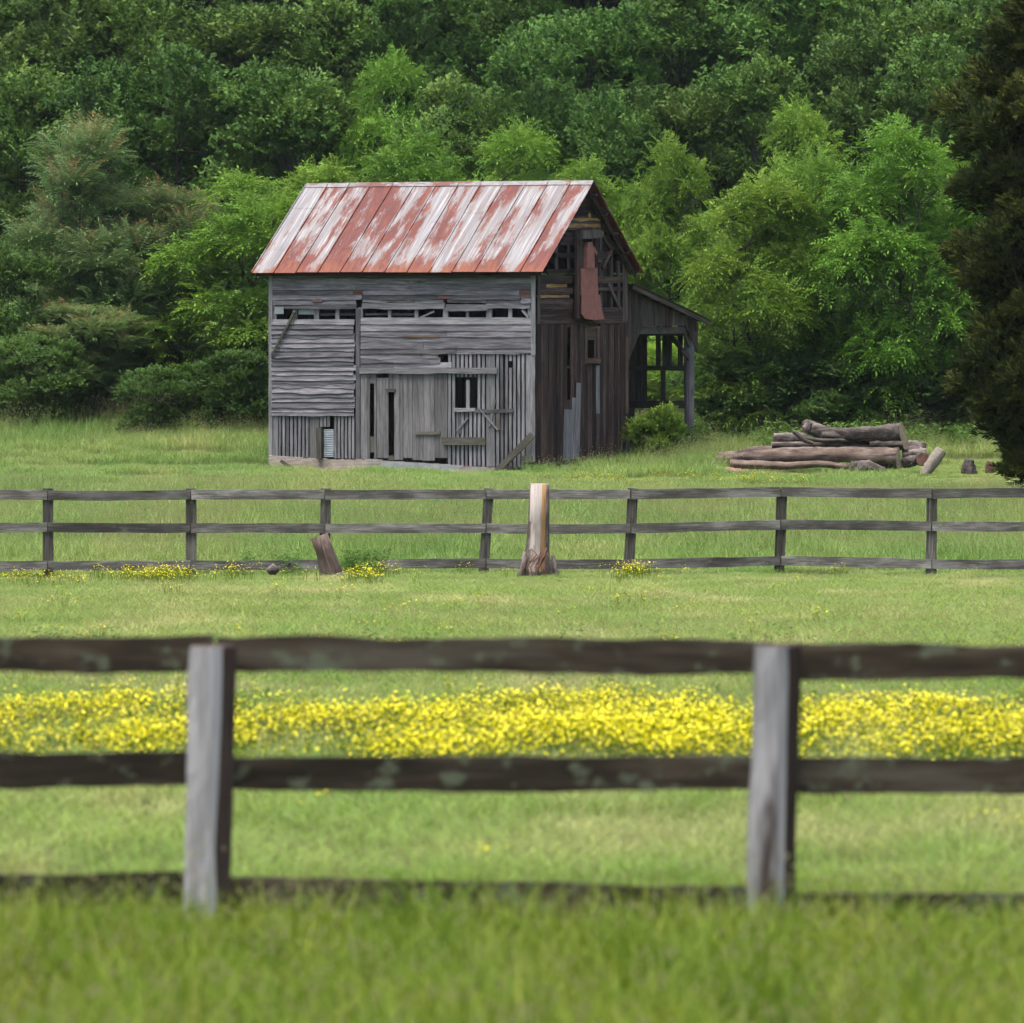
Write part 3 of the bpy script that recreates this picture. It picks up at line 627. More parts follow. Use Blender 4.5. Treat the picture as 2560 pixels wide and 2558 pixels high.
cuts_all = [(1.0, 2.75), (2.95,), (.35, 2.95), (2.7,), (1.25,), (.85, 3.1), (1.6,), (2.3,), (1.25, 2.6), (2.0,), (2.5, 3.2), (.9, 2.9), (.75,)]
for i in range(NS):
    for s in (-1, 1):
        cs = [0.0, *(cuts_all[i] if s < 0 else cuts_all[-1-i]), slope_len]
        for a, c in zip(cs[:-1], cs[1:]): roof_panel(RX0+i*pw, s, a, c+(.03 if c < slope_len else rnd.uniform(-.01, .02)), .004*(1 if a == 0 else 0)+.003*(len(cs)), pw, i+(20 if s > 0 else 0))
# ridge cap
vs = []
for i in range(17):
    x_ = RX0+(RX1-RX0)*i/16; w_ = rnd.uniform(-.004, .006)
    for yy, zz in ((-.13, -.13*SL+.05), (0, .055), (.13, -.13*SL+.05), (.12, -.13*SL+.03), (0, .03), (-.12, -.13*SL+.03)): vs.append((x_, RY+yy, RZ+zz+w_))
link("ridge_cap", new_mesh("ridge_cap", vs, [(i*6+j, (i+1)*6+j, (i+1)*6+(j+1) % 6, i*6+(j+1) % 6) for i in range(16) for j in range(6)], mats=[M['tin_ridge']]), roof)
# rake boards under the roof edges at the gable
for s in (-1, 1):
    pl = Plane((.16, 0, 0), (0, 1, 0), (0, 0, 1), (1, 0, 0)); e = RY+.3
    board(roof, "rake_board", pl, (RY+s*.02, RZ-.12), (RY+s*e, RZ-.12-e*SL), .13, M['brown'], .03, 0)
    for i in range(5):       # purlin ends carrying the overhang
        u = .3+i*.62
        yy = RY+s*u; zz = RZ-u*SL-.07
        link("purlin", new_mesh("purlin", [(xa, yy+dy, zz+dz-s*0*dy) for xa in (-BW-.25, .3) for dy in (-.04, .04) for dz in (-.03, .03)], [(0, 1, 3, 2), (4, 6, 7, 5), (0, 4, 5, 1), (2, 3, 7, 6), (0, 2, 6, 4), (1, 5, 7, 3)], mats=[M['inner']]), roof)
# underside planking of the overhangs
boxes("eave_fascia", roof, [(-BW-.25, .28, -.27, -.245, 4.93, 5.02)], M['brown'])

# lean-to
lt = boxes("lean_to", barn, [(-BW+.2, -.1, LD-.1, LD+.04, 3.35, 3.52), (-.14, -.02, BD+.1, LD-.1, 3.42, 3.6), (-.16, -.04, BD+.02, BD+.16, -.1, 4.5)], M['inner'])
rootz, tipz = 4.70, 3.74; ltip = 9.85
def lz(y): return rootz-.04+(tipz-rootz)*(y-BD)/(ltip-BD)
x = 694.0
while x < 1108:
    w_ = rnd.uniform(17, 23); yc = GA(x+w_/2, 950)[0]
    zt = lz(yc)-.06
    if x < 770: yb = 1150-(x-692)*2.45
    elif x < 1030: yb = 958-(x-770)*.03
    else: yb = min(1180, 950+(x-1030)*2.2)
    b0 = GA(x+w_/2, yb); wm = abs(GA(x+w_, 950)[0]-GA(x, 950)[0])
    slt = 0.0
    if x < 770: q0, q1 = GA(692, 1150), GA(770, 960); slt = -(q1[1]-q0[1])/(q1[0]-q0[0])/2
    elif x >= 1030: q0, q1 = GA(1030, 950), GA(1112, 1140); slt = -(q1[1]-q0[1])/(q1[0]-q0[0])/2
    board(lt, "wall_board", GP, (b0[0], b0[1]), (b0[0], zt), wm-.008, M['brownl' if rnd.random() < .75 else 'brown'], .022, .004+.012*(int(x) % 2), .004, sl0=slt*wm, sl1=wm/2*.21)
    x += w_
post = tube_obj("post", [Vector((-.12, 9.33, -.15+.0)), Vector((-.12, 9.3, 1.2)), Vector((-.11, 9.32, 2.4)), Vector((-.1, 9.25, 3.5))], [.145, .135, .13, .12], M['grey'], None, lt, 10, .06, 5, .04)
for a, c, w in (((1040, 960), (1112, 1150), .1), ((1040, 1100), (1080, 1150), .1)): board(lt, "brace", GP, GA(*a), GA(*c), w, M['brownl'], .05, -.1)
# outer wall of the lean-to, seen through the open end
for y0, y1 in ((1192, 1222), (1405, 1450)):
    a = LW(690, (y0+y1)/2); b_ = LW(1085, (y0+y1)/2)
    board(lt, "rail", OP, (a[0]-2.5, a[1]), (b_[0], b_[1]), abs(LW(700, y0)[1]-LW(700, y1)[1]), M['brownl' if y0 > 1300 else 'inner'], .07, .0)
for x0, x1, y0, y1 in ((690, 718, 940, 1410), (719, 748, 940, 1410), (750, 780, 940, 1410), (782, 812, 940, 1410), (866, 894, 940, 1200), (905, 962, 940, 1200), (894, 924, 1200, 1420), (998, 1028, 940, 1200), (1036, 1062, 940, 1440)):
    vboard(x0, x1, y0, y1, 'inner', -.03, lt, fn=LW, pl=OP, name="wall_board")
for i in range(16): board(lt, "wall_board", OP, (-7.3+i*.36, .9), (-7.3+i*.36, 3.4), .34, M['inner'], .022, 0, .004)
board(lt, "brace", OP, LW(960, 1010), LW(1075, 1150), .12, M['inner'], .05, .03)
# lean-to far posts and sill
for px_ in (-2.6, -5.1, -7.4): tube_obj("post", [Vector((px_, 9.3, -.2)), Vector((px_, 9.3, 3.4))], [.12, .11], M['inner'], None, lt, 8, .05, 9)
board(lt, "sill_board", OP, (-2.0, .28), (-.1, .30), .2, M['brownl'], .05, .0)
tube_obj("post", [Vector((-.3, BD+.55, -.1)), Vector((-.3, BD+.5, 1.0))], [.14, .13], M['brown'], None, lt, 8, .05, 6)
# lean-to roof sheets
NL = 8
for i in range(NL):
    x0 = -BW+i*(BW+.25)/NL; x1 = x0+(BW+.25)/NL+.03
    Ld = math.hypot(ltip-BD, rootz-tipz); X3 = Vector((0, ltip-BD, tipz-rootz)).normalized(); Y3 = Vector((-1, 0, 0)); Z3 = X3.cross(Y3)
    wd = x1-x0; cols = 24
    vs = []
    for u in np.linspace(0, Ld+.02*rnd.random(), 7):
        for j in range(cols+1): vs.append((u, wd*j/cols, .014*math.sin(j*math.pi/2)+.01*i/NL))
    fs = [(a*(cols+1)+j, (a+1)*(cols+1)+j, (a+1)*(cols+1)+j+1, a*(cols+1)+j+1) for a in range(6) for j in range(cols)]
    o = link("lean_to_roof_sheet", new_mesh("lean_to_roof_sheet", vs, fs, mats=[M['lean_roof']]), lt, Matrix.Translation((x1, BD-.02, rootz+.03)) @ Matrix((X3, Y3, Z3)).transposed().to_4x4())
    sm = o.modifiers.new("thickness", 'SOLIDIFY'); sm.thickness = .008
pl = Plane((.03, 0, 0), (0, 1, 0), (0, 0, 1), (1, 0, 0))
board(lt, "rake_board", pl, (BD, rootz-.05), (ltip, tipz-.05), .12, M['brownl'], .04, .16, .008)
for i in range(6):
    u = (i+.5)/6; yy = BD+(ltip-BD)*u; zz = rootz+(tipz-rootz)*u-.05
    link("purlin", new_mesh("purlin", [(xa, yy+dy, zz+dz) for xa in (-BW, .12) for dy in (-.04, .04) for dz in (-.035, .03)], [(0, 1, 3, 2), (4, 6, 7, 5), (0, 4, 5, 1), (2, 3, 7, 6), (0, 2, 6, 4), (1, 5, 7, 3)], mats=[M['inner']]), lt)

# ------------------------------------------------------------------ fences
def fpt(sx, sy, d): return ((sx-CX)*d/F, -(sy-HY)*d/F)
K = 1.325
def fence_plane(root, d): return Plane((0-root.location.x, d-root.location.y, -root.location.z), (1, 0, 0), (0, 0, 1), (0, -1, 0))
# middle distance fence: rails nailed on the near side of the posts
DF = 96.0
ff = empty("rail_fence", (0, DF, float(gz(0, DF)))); tag(ff, "weathered three-rail board fence across the meadow before the barn", "fence")
pl = fence_plane(ff, DF)
fposts = [(-470, 0), (-190, 1), (90, 0), (360, -1), (613, 3), (917, 10), (1190, 8), (1473, 5), (1758, 2), (2040, 0), (2330, 0)]
def rail_y(x, k):
    tabs = ([(-470, 934), (0, 934), (917, 933), (1036, 934), (1190, 933), (1473, 928), (1758, 931), (2330, 929)],
            [(-470, 994), (0, 995), (613, 997), (917, 997), (1190, 997), (1473, 990), (1600, 989), (1758, 993), (2330, 993)],
            [(-470, 1067), (0, 1067), (360, 1067), (613, 1065), (917, 1063), (1190, 1065), (1473, 1058), (1758, 1064), (2330, 1064)])
    return float(np.interp(x, [a for a, _ in tabs[k]], [b for _, b in tabs[k]]))
for (px, ln) in fposts:
    a = fpt((px-ln*.6)*K, 1096*K, DF); b_ = fpt((px+ln*.6)*K, 922*K, DF)
    board(ff, "post", pl, a, b_, .168, M['post_far'], .15, -.155, .006, bowout=0)
for k in range(3):
    js = [px for px, _ in fposts]
    for i in range(len(js)-1):
        if k == 2 and js[i] == 613:      # broken lower rail, hidden by weeds beside the post
            seg_ = (715, 917)
        else: seg_ = (js[i], js[i+1])
        off = rnd.uniform(-2, 2)
        a = fpt((seg_[0]+1)*K, rail_y(seg_[0], k)*K+off*.5, DF); b_ = fpt((seg_[1]-1)*K, rail_y(seg_[1], k)*K, DF)
        board(ff, "rail", pl, a, b_, .158, M['rail_far'], .03, .0+.004*rnd.random(), .008, bow=rnd.uniform(-.012, .008), seg=12)
# near fence: posts on the near side, rails behind them
DN = 25.0
nf = empty("rail_fence", (0, DN, float(gz(0, DN)))); tag(nf, "dark lichen-spotted board fence close to the camera, out of focus", "fence")
pl = fence_plane(nf, DN)
def npost(topx, botx, seed):
    # split round post: weathered left face, brown heart wood on the right
    z1 = -(1217*K-HY)*DN/F; z0 = float(gz(0, DN))-.2
    rg = np.random.default_rng(seed); rows = 14; vs = []
    prof = [(-.103, -.02), (-.095, -.09), (-.05, -.125), (0.005, -.13), (.035, -.115), (.10, -.01), (.095, .03), (-.09, .03)]
    n_ = len(prof); ph = rg.random(n_)*9
    for i in range(rows+1):
        s = i/rows; xc = ((botx+(topx-botx)*s)*K-CX)*DN/F; zc = z0+(z1-z0)*s
        for j, (xx, yy) in enumerate(prof):
            w_ = (float(vnoise(ph[j]+s*5, j*3.3))-.5)*.022
            vs.append((xx*(1.02-.04*s)+w_, yy+w_*.7, zc-z0, xc))
    base = vs[0][3]
    V3 = [(v[2], -(v[0]+v[3]-base), v[1]) for v in vs]       # local X up the post
    fs = []; mi = []
    for i in range(rows):
        for j in range(n_):
            fs.append((i*n_+j, i*n_+(j+1) % n_, (i+1)*n_+(j+1) % n_, (i+1)*n_+j)); mi.append(1 if j in (4, 5) else 0)
    c = len(V3); V3.append((z1-z0+.005, -(vs[-1][3]-base), -.05)); tr = [(c, rows*n_+(j+1) % n_, rows*n_+j) for j in range(n_)]
    mi += [1]*n_
    me = new_mesh("post", V3, fs, tr, mats=[M['post_near'], M['post_heart']], midx=mi)
    mw = Matrix.Translation((base, -.03, z0-nf.location.z)) @ Matrix(((0, -1, 0), (0, 0, 1), (1, 0, 0))).to_4x4()
    return link("post", me, nf, mw)
for (tx, bx, sd_) in ((404, 388, 1), (1466, 1452, 2), (-650, -655, 3), (2530, 2520, 4)): npost(tx, bx, sd_)
nr = [[(-650, 1232, 404, 1234), (404, 1234, 1466, 1244), (1466, 1249, 2530, 1256)],
      [(-650, 1450, 404, 1454), (404, 1458, 1466, 1461), (1466, 1462, 2530, 1468)],
      [(-650, 1676, 404, 1682), (404, 1688, 1466, 1706), (1466, 1716, 2530, 1726)]]
for k in range(3):
    for (xa, ya, xb, yb) in nr[k]:
        a = fpt((xa+2)*K, ya*K, DN); b_ = fpt((xb-2)*K, yb*K, DN)
        board(nf, "rail", pl, a, b_, .148, M['rail_near'], .03, -.065, .013, seg=30, bow=rnd.uniform(-.006, .006))

# ------------------------------------------------------------------ stumps by the fence
s1 = empty("tree_stump", (P(1016*K, 1085*K, 94.3).x, 94.3, float(gz(0, 94.3)))); tag(s1, "tall pale stripped trunk standing at the meadow fence", "stump")
zt = -(913*K-HY)*94.3/F - s1.location.z
tk = tube_obj("trunk", [(-.03, 0, -.15), (-.03, 0, .1), (-.02, 0, .45), (0, 0, .9), (.01, 0, zt)], [.29, .24, .19, .172, .165], M['snag'], M['cut'], s1, 24, .03, 3, .06)
for mm in (M['bark'], M['snag_amber']): tk.data.materials.append(mm)
for p in tk.data.polygons:
    c_ = tk.matrix_basis @ p.center
    if abs(p.normal.x) > .8: continue
    u = c_.x/.17
    p.material_index = 2 if (u < -.8 or u > .62 or c_.y > .05 or c_.z < .12) else (3 if .22 < u <= .62 else 0)
for q in range(7):
    a = rnd.uniform(-1.2, 1.6); xx = rnd.uniform(-.28, .25)
    pts = [(xx, -.38, .0), (xx*.9-.05, -.36, .18), (xx*.6+rnd.uniform(-.12, .12), -.30, .36+rnd.uniform(0, .16)), (rnd.uniform(-.2, .22), -.33, .1+rnd.uniform(0, .2))]
    tube_obj("vine", pts, [.016, .015, .012, .008], M['redlog'], None, s1, 6, .1, q)
for xx, z0_, z1_, r_b in ((-.24, -.1, .42, .05), (.25, -.1, .36, .055), (-.06, -.12, .30, .05), (.11, -.12, .24, .06)):
    f_ = 1.5 if z1_ < .6 else 1.06
    tube_obj("bark_strip", [(xx*f_, -.12*f_ if z1_ > .6 else -.24, z0_), (xx*1.02, -.07 if z1_ > .6 else -.19, (z0_+z1_)*.5), (xx*.96, -.05 if z1_ > .6 else -.16, z1_)], [r_b, r_b*.9, r_b*.5], M['bark'], None, s1, 7, .2, int(xx*100)+50, .2)
s2p = P(622*K, 1076*K, 94.8)
s2 = empty("tree_stump", (s2p.x, 94.8, float(gz(0, 94.8)))); tag(s2, "short leaning grey-brown split stump against the meadow fence", "stump")
tube_obj("trunk", [(.06, 0, -.12), (.02, 0, .12), (-.08, .0, .42), (-.17, .0, .66)], [.2, .165, .15, .135], M['barkbrown'], M['bark'], s2, 14, .10, 12, .14, squash=.8)
tube_obj("root", [(.05, -.1, -.02), (.22, -.2, .05), (.34, -.25, -.06)], [.05, .04, .03], M['bark'], None, s2, 7, .1, 4)
c1 = P(515*K, 1090*K, 95); ck = tube_obj("wood_chunk", [(c1.x-.07, 94.6, float(gz(c1.x, 94.6))+.1), (c1.x+.02, 94.6, float(gz(c1.x, 94.6))+.16), (c1.x+.1, 94.6, float(gz(c1.x, 94.6))+.1)], [.06, .09, .07], M['bark'], None, None, 9, .2, 8)
tag(ck, "small grey wood chunk in the grass below the fence", "wood chunk")

# ------------------------------------------------------------------ log pile
def L5(zx, zy, d): return P(1740+zx/2.356, 1000+zy/2.356, d)
def R5(px_, d=147.0): return px_/2.356*d/F
def log(label, pts, rad, d, m='bark', cap='cut', seg=22, rough=.085, flute=.09, group="logs of the pile by the barn", name="log", seed=0, dd=0.0):
    xs_ = np.linspace(0, len(pts)-1, len(pts)*6); px_ = np.interp(xs_, range(len(pts)), [p[0] for p in pts]); py_ = np.interp(xs_, range(len(pts)), [p[1] for p in pts])
    rad = np.interp(xs_, range(len(pts)), rad); rj = np.random.default_rng(seed+500); py_ = py_+rj.normal(0, .8, len(px_)); pts = list(zip(px_, py_))
    n_ = len(pts); ps = [L5(x_, y_, d+dd*(i/(n_-1)-.5)) for i, (x_, y_) in enumerate(pts)]
    o = tube_obj(name, ps, [R5(r, d) for r in rad], M[m], M[cap], None, seg, rough, seed, flute)
    return tag(o, label, "log", group)
log("long peeled brown log lying across the front of the pile", [(138, 352), (300, 338), (620, 326), (900, 326), (1192, 334)], [42, 43, 45, 46, 50], 147.0, 'barkbrown', seed=1, dd=-1.5)
log("thin curved grey log half sunk in grass below the long brown log", [(200, 378), (380, 384), (560, 388), (720, 376), (900, 396)], [26, 25, 22, 20, 18], 146.5, 'barkbrown', seed=2)
log("reddish rotten log stub at the lower end of the pile", [(128, 424), (220, 424), (320, 432)], [30, 27, 20], 146.4, 'redlog', 'redlog', seed=3, flute=.15)
log("slim straight grey log above the long brown log", [(446, 266), (680, 262), (918, 264)], [19, 18, 20], 147.3, 'bark', seed=4)
log("big grey log with flared root end on top of the pile", [(650, 148), (690, 168), (760, 196), (860, 205), (1010, 200), (1215, 188)], [34, 42, 40, 40, 44, 52], 147.4, 'bark', 'cut', seed=5, dd=-1.8)
log("upturned root flare piece at the top of the pile", [(672, 128), (650, 165), (640, 195)], [18, 26, 22], 147.5, 'bark', 'bark', seed=15)
log("thick dark log under the top log", [(1012, 258), (1120, 256), (1236, 254)], [40, 42, 42], 147.7, 'bark', 'cut', seed=6, dd=-.5)
log("short dark log end at the far side of the pile", [(455, 222), (560, 222), (650, 220)], [26, 28, 26], 148.0, 'bark', 'bark', seed=7)
log("dark rough log lying below the top log", [(740, 210), (880, 214), (1022, 236)], [24, 30, 30], 147.2, 'bark', 'bark', seed=8, flute=.12)
log("pale forked branch resting on the pile", [(572, 184), (610, 215), (640, 240), (690, 256)], [11, 14, 13, 9], 147.0, 'bark', seed=9)
log("thin bent branch lying over the slim log", [(640, 226), (740, 240), (910, 236)], [13, 12, 8], 147.05, 'bark', seed=10)
log("filling log in the dark middle of the pile", [(560, 250), (800, 256), (1010, 262)], [24, 26, 26], 148.2, 'bark', 'bark', seed=16)
log("low dark log behind the long brown log", [(420, 320), (800, 312), (1180, 300)], [40, 42, 42], 148.3, 'bark', 'bark', seed=17)
log("broken split log behind the pile's cut ends", [(1236, 268), (1300, 270), (1352, 282)], [28, 32, 30], 148.0, 'bark', 'bark', seed=11, flute=.2)
log("short upright split piece at the pile's end", [(1330, 312), (1334, 280), (1340, 250)], [16, 18, 14], 147.8, 'bark', 'bark', seed=18, flute=.2)
log("dark split log wedged under the broken one", [(1215, 312), (1290, 306), (1352, 318)], [30, 34, 28], 147.7, 'bark', 'bark', seed=22, flute=.2)
log("short dark log between the cut ends and the leaning log", [(1228, 340), (1270, 334), (1318, 336)], [28, 32, 28], 147.3, 'bark', 'cut', seed=23, flute=.15)
log("stubby brown log filling the pile's far shoulder", [(300, 300), (420, 296), (520, 300)], [24, 27, 24], 147.9, 'barkbrown', 'cut', seed=24, dd=-.6)
log("rough grey log tucked between the top log and the slim log", [(690, 236), (850, 240), (1000, 246)], [20, 22, 20], 147.5, 'bark', 'cut', seed=25, dd=-.6)
log("low brown log showing under the long log's cut end", [(960, 372), (1080, 378), (1200, 376)], [26, 28, 30], 147.2, 'barkbrown', 'cut', seed=26, dd=-1.0)
log("log end with round brown cut face beside the leaning log", [(1320, 346), (1336, 350)], [40, 38], 147.0, 'bark', 'redlog', seed=12, dd=-1.0)
log("short grey log below the split log", [(1216, 372), (1260, 362), (1292, 356)], [30, 34, 32], 146.8, 'bark', 'bark', seed=13)
log("ragged dark split log standing out of the grass", [(905, 402), (950, 408), (1000, 392), (1112, 420)], [38, 46, 38, 20], 146.2, 'bark', 'bark', seed=14, flute=.25, rough=.15)
log("pale bare log leaning upright out of the grass", [(1340, 450), (1375, 400), (1420, 335), (1448, 292)], [28, 34, 38, 32], 146.2, 'pale', 'snag', seed=19, flute=.06)
log("low hollow stump in the grass beyond the leaning log", [(1610, 440), (1606, 400), (1610, 352)], [48, 40, 26], 146.4, 'bark', 'bark', seed=20, flute=.2, name="tree_stump", group="stumps by the cedar")
log("small rusty stump at the cedar's foot", [(1728, 430), (1728, 395), (1732, 362)], [26, 26, 22], 146.4, 'redlog', 'cut', seed=21, flute=.2, name="tree_stump", group="stumps by the cedar")
for o in COL.objects:
    if o.get("category") == "log" and o.name.startswith("tree_stump"): o["category"] = "stump"

# ------------------------------------------------------------------ trees
def leaf_quads(lst):
    """lst of (base, dir, side, normal, length, width) -> diamond leaves"""
    vs = []
    for b0, d, s, L, w, drop in lst:
        b0 = np.array(b0, float); d = np.array(d, float); d /= np.linalg.norm(d); s = np.array(s, float); s -= d*np.dot(s, d); s /= np.linalg.norm(s)
        up = np.cross(s, d)
        vs += [b0, b0+d*L*.45+s*w/2-np.array([0, 0, drop*.2]), b0+d*L-np.array([0, 0, drop]), b0+d*L*.45-s*w/2-np.array([0, 0, drop*.2])]
    return np.array(vs)
def t_frond(L, pairs, ll, lw_, arch, seed):
    rg = np.random.default_rng(seed); out = []
    for i in range(pairs):
        s = (i+.8)/(pairs+.3); p = (L*s, 0, .25*L*s-arch*L*s*s)
        for sd in (-1, 1):
            out.append((p, (0.55, sd*1.0, .05), (1, -sd*.5, rg.uniform(-.3, .3)), ll*(1-.35*abs(s-.45)), lw_, ll*.3))
    p = (L*.97, 0, .25*L-arch*L); out.append((p, (1, 0, -.8), (0, 1, 0), ll*.9, lw_, ll*.2))
    return leaf_quads(out)
def t_twig(L, nl, ll, lw_, seed):
    rg = np.random.default_rng(seed); out = []
    for i in range(nl):
        s = rg.uniform(.15, 1); a = rg.uniform(-2.4, 2.4); p = (L*s, rg.normal(0, .03), .12*L*s+rg.normal(0, .02))
        out.append((p, (math.cos(a)+.5, math.sin(a), rg.uniform(-.35, .3)), (-math.sin(a), math.cos(a), rg.uniform(-.4, .4)), ll*rg.uniform(.75, 1.2), lw_, ll*rg.uniform(.1, .45)))
    return leaf_quads(out)
def t_needle(seed):
    rg = np.random.default_rng(seed); out = []
    for i in range(9):
        s = rg.uniform(.0, 1); a = rg.uniform(-1.1, 1.1); p = (.16*s, 0, .02*s)
        out.append((p, (1, math.sin(a)*.8, rg.uniform(-.5, .5)), (0, math.cos(a), rg.uniform(-.9, .9)), .11, .022, 0))
    return leaf_quads(out)
TEMPL = {'frond': [t_frond(.50, 5, .150, .058, .62, i) for i in range(2)], 'sumac': [t_frond(.72, 8, .165, .042, .50, 5+i) for i in range(2)],
         'twig': [t_twig(.40, 10, .165, .098, 10+i) for i in range(3)], 'bush': [t_twig(.26, 10, .095, .06, 20+i) for i in range(3)], 'needle': [t_needle(30+i) for i in range(3)]}
def make_crown(name, seed, h, r, base, nlobe, ncl, nspray, kind, m, lobe=.46, crad=.34, flat=.6, redtips=0.0, droop=.25, upr=.35, spread=.22, taper=.35):
    """crown = boughs (lobes) carrying leaf pads (clumps) made of leaf sprays"""
    rg = np.random.default_rng(seed)
    i = np.arange(nlobe)+.5; ph = np.arccos(1-2*i/nlobe); th_ = math.pi*(1+5**.5)*i+seed
    d = np.stack([np.cos(th_)*np.sin(ph), np.sin(th_)*np.sin(ph), np.cos(ph)], 1)+rg.normal(0, .2, (nlobe, 3)); d /= np.linalg.norm(d, axis=1)[:, None]
    zc = h*(base+(1-base)*.5); rz = h*(1-base)*.5
    rad = rg.uniform(1-spread, 1+spread*.5, nlobe)
    wz = 1-taper*np.clip(d[:, 2], 0, 1)**2
    LC = np.stack([d[:, 0]*r*.66*wz*rad, d[:, 1]*r*.66*wz*rad, zc+d[:, 2]*(rz-lobe*r*.75)*rad], 1)
    lr = lobe*r*rg.uniform(.65, 1.25, nlobe)
    nclump = nlobe*ncl; li = np.repeat(np.arange(nlobe), ncl)
    cd = rg.normal(size=(nclump, 3)); cd[:, 2] = np.abs(cd[:, 2])*1.1-.25; cd += d[li]*.55; cd /= np.linalg.norm(cd, axis=1)[:, None]
    C = LC[li]+cd*np.array([1, 1, .8])*(lr[li]*rg.uniform(.75, 1.08, nclump))[:, None]
    cr = crad*rg.uniform(.55, 1.4, nclump)*(lr[li]/(lobe*r))**.5
    N = nclump*nspray; ci = np.repeat(np.arange(nclump), nspray)
    sd_ = rg.normal(size=(N, 3)); sd_[:, 2] = np.abs(sd_[:, 2])*1.1-.3; sd_ /= np.linalg.norm(sd_, axis=1)[:, None]
    rr = rg.random(N)**.3
    pos = C[ci]+sd_*np.array([1, 1, flat])*(cr[ci]*rr)[:, None]
    ax = sd_*np.array([1, 1, .5])+cd[ci]*.5+rg.normal(0, .25, (N, 3)); ax[:, 2] += upr-droop; ax /= np.linalg.norm(ax, axis=1)[:, None]
    up = np.array([0, 0, 1.0])+rg.normal(0, .28, (N, 3))+sd_*.25; up -= ax*np.sum(up*ax, 1)[:, None]; up /= np.linalg.norm(up, axis=1)[:, None]
    sy = np.cross(up, ax); sc = rg.uniform(.7, 1.3, N)
    T = TEMPL[kind]; which = rg.integers(0, len(T), N); VV = []; TT = []; RR = []; NN = []
    nrm = sd_*.75+cd[ci]*.6+np.array([0, 0, .25]); nrm /= np.linalg.norm(nrm, axis=1)[:, None]
    ctint = rg.normal(0, .14, nclump)+rg.normal(0, .1, nlobe)[li]
    for k, t in enumerate(T):
        s = which == k; n_ = s.sum()
        R3 = np.stack([ax[s], sy[s], up[s]], 1)*sc[s][:, None, None]
        v = np.einsum('vi,nij->nvj', t, R3)+pos[s][:, None, :]
        VV.append(v.reshape(-1, 3))
        TT.append(np.repeat(np.clip(.5+.13*rg.normal(size=n_)+ctint[ci[s]], 0, 1), len(t)))
        red = np.clip((sd_[s][:, 2]-.3)*2.2, 0, 1)*(rg.random(n_) < redtips)*rg.uniform(.4, 1, n_)*np.clip((cd[ci[s]][:, 2]+.1)*1.6, 0, 1)
        RR.append(np.repeat(red, len(t))); NN.append(np.repeat(nrm[s], len(t), axis=0))
    V = np.concatenate(VV); q = np.arange(len(V)).reshape(-1, 4)
    at = {'tint': np.concatenate(TT), 'nrm': np.concatenate(NN)}
    if redtips: at['red'] = np.concatenate(RR)
    return new_mesh(name, V, q, mats=[M[m]], attrs=at), np.concatenate([LC, LC+(C[::ncl]-LC)*.7])
def make_trunk(name, seed, h, C, r0, stems=1, splay=0.3, limbs=26):
    rg = np.random.default_rng(seed+99); VS = []; FS = []; k = 0
    def add(pts, rad, seg):
        nonlocal k
        v, f, t = tube_data(pts, rad, seg, .06, int(rg.integers(1e6)), False); VS.append(v); FS.extend([tuple(a+k for a in q) for q in f]); k += len(v)
    axes = []
    for s in range(stems):
        a = rg.uniform(0, 6.28); lean = splay*(0 if stems == 1 else 1)*rg.uniform(.5, 1.2)
        top = np.array([math.cos(a)*lean*h*.35, math.sin(a)*lean*h*.35, h*rg.uniform(.75, .88)])
        b0 = np.array([math.cos(a)*.25*(stems > 1), math.sin(a)*.25*(stems > 1), -.5])
        n_ = 8; pts = []
        wob = rg.normal(0, .035*h/8*2, (n_+1, 3)); wob[:, 2] = 0; wob[0] = 0
        for i in range(n_+1): pts.append(b0+(top-b0)*(i/n_)+wob[i])
        rr = r0/(stems**.5)
        add(pts, [rr*(1.25 if i == 0 else 1)*(1-.82*i/n_) for i in range(n_+1)], 8); axes.append(np.array(pts))
    sel = rg.permutation(len(C))[:limbs]
    for ci in sel:
        c = C[ci]; A = axes[rg.integers(len(axes))]
        zt_ = np.clip(c[2]-rg.uniform(.1, .3)*h*.6, h*.15, h*.8); j = np.argmin(np.abs(A[:, 2]-zt_)); p0 = A[j]
        mid = (p0+c)/2+np.array([0, 0, -.1*np.linalg.norm(c-p0)])+rg.normal(0, .12, 3)
        rl = r0*.28*rg.uniform(.6, 1.1)
        add([p0, (p0+mid)/2, mid, (mid+c)/2+rg.normal(0, .06, 3), c], [rl, rl*.8, rl*.6, rl*.42, rl*.2], 5)
    return new_mesh(name, np.concatenate(VS), FS, mats=[M['trunk']], smooth_=True)
PROTO = {}
def proto(key, seed, h, r, base, nlobe, ncl, nspray, kind, m, r0=.16, stems=1, limbs=28, **kw):
    cm, C = make_crown("crown", seed, h, r, base, nlobe, ncl, nspray, kind, m, **kw)
    PROTO[key] = (cm, make_trunk("trunk", seed, h, C, r0, stems, limbs=limbs), h, r)
for i in range(4): proto('f%d' % i, 40+i, 8.5, 2.6, .02, 17, 16, 17, 'frond', 'leaf_frond', .13, 2, lobe=.5, crad=.42, droop=.3)
for i in range(4): proto('b%d' % i, 60+i, 11.0, 3.3, .04, 15, 20, 17, 'twig', 'leaf_dark', .22, 1, lobe=.52, crad=.52, flat=.7)
for i in range(2): proto('s%d' % i, 80+i, 8.5, 2.2, .22, 17, 10, 17, 'sumac', 'leaf_sumac', .10, 4, redtips=.55, droop=.05, upr=.55, limbs=30, lobe=.45, crad=.34, taper=.2)
for i in range(2): proto('h%d' % i, 90+i, 4.5, 2.1, .0, 14, 14, 18, 'bush', 'leaf_bush', .05, 5, lobe=.45, crad=.36)
proto('l0', 97, 1.9, .9, .0, 10, 12, 14, 'bush', 'leaf_frond', .03, 4, lobe=.5, crad=.22)
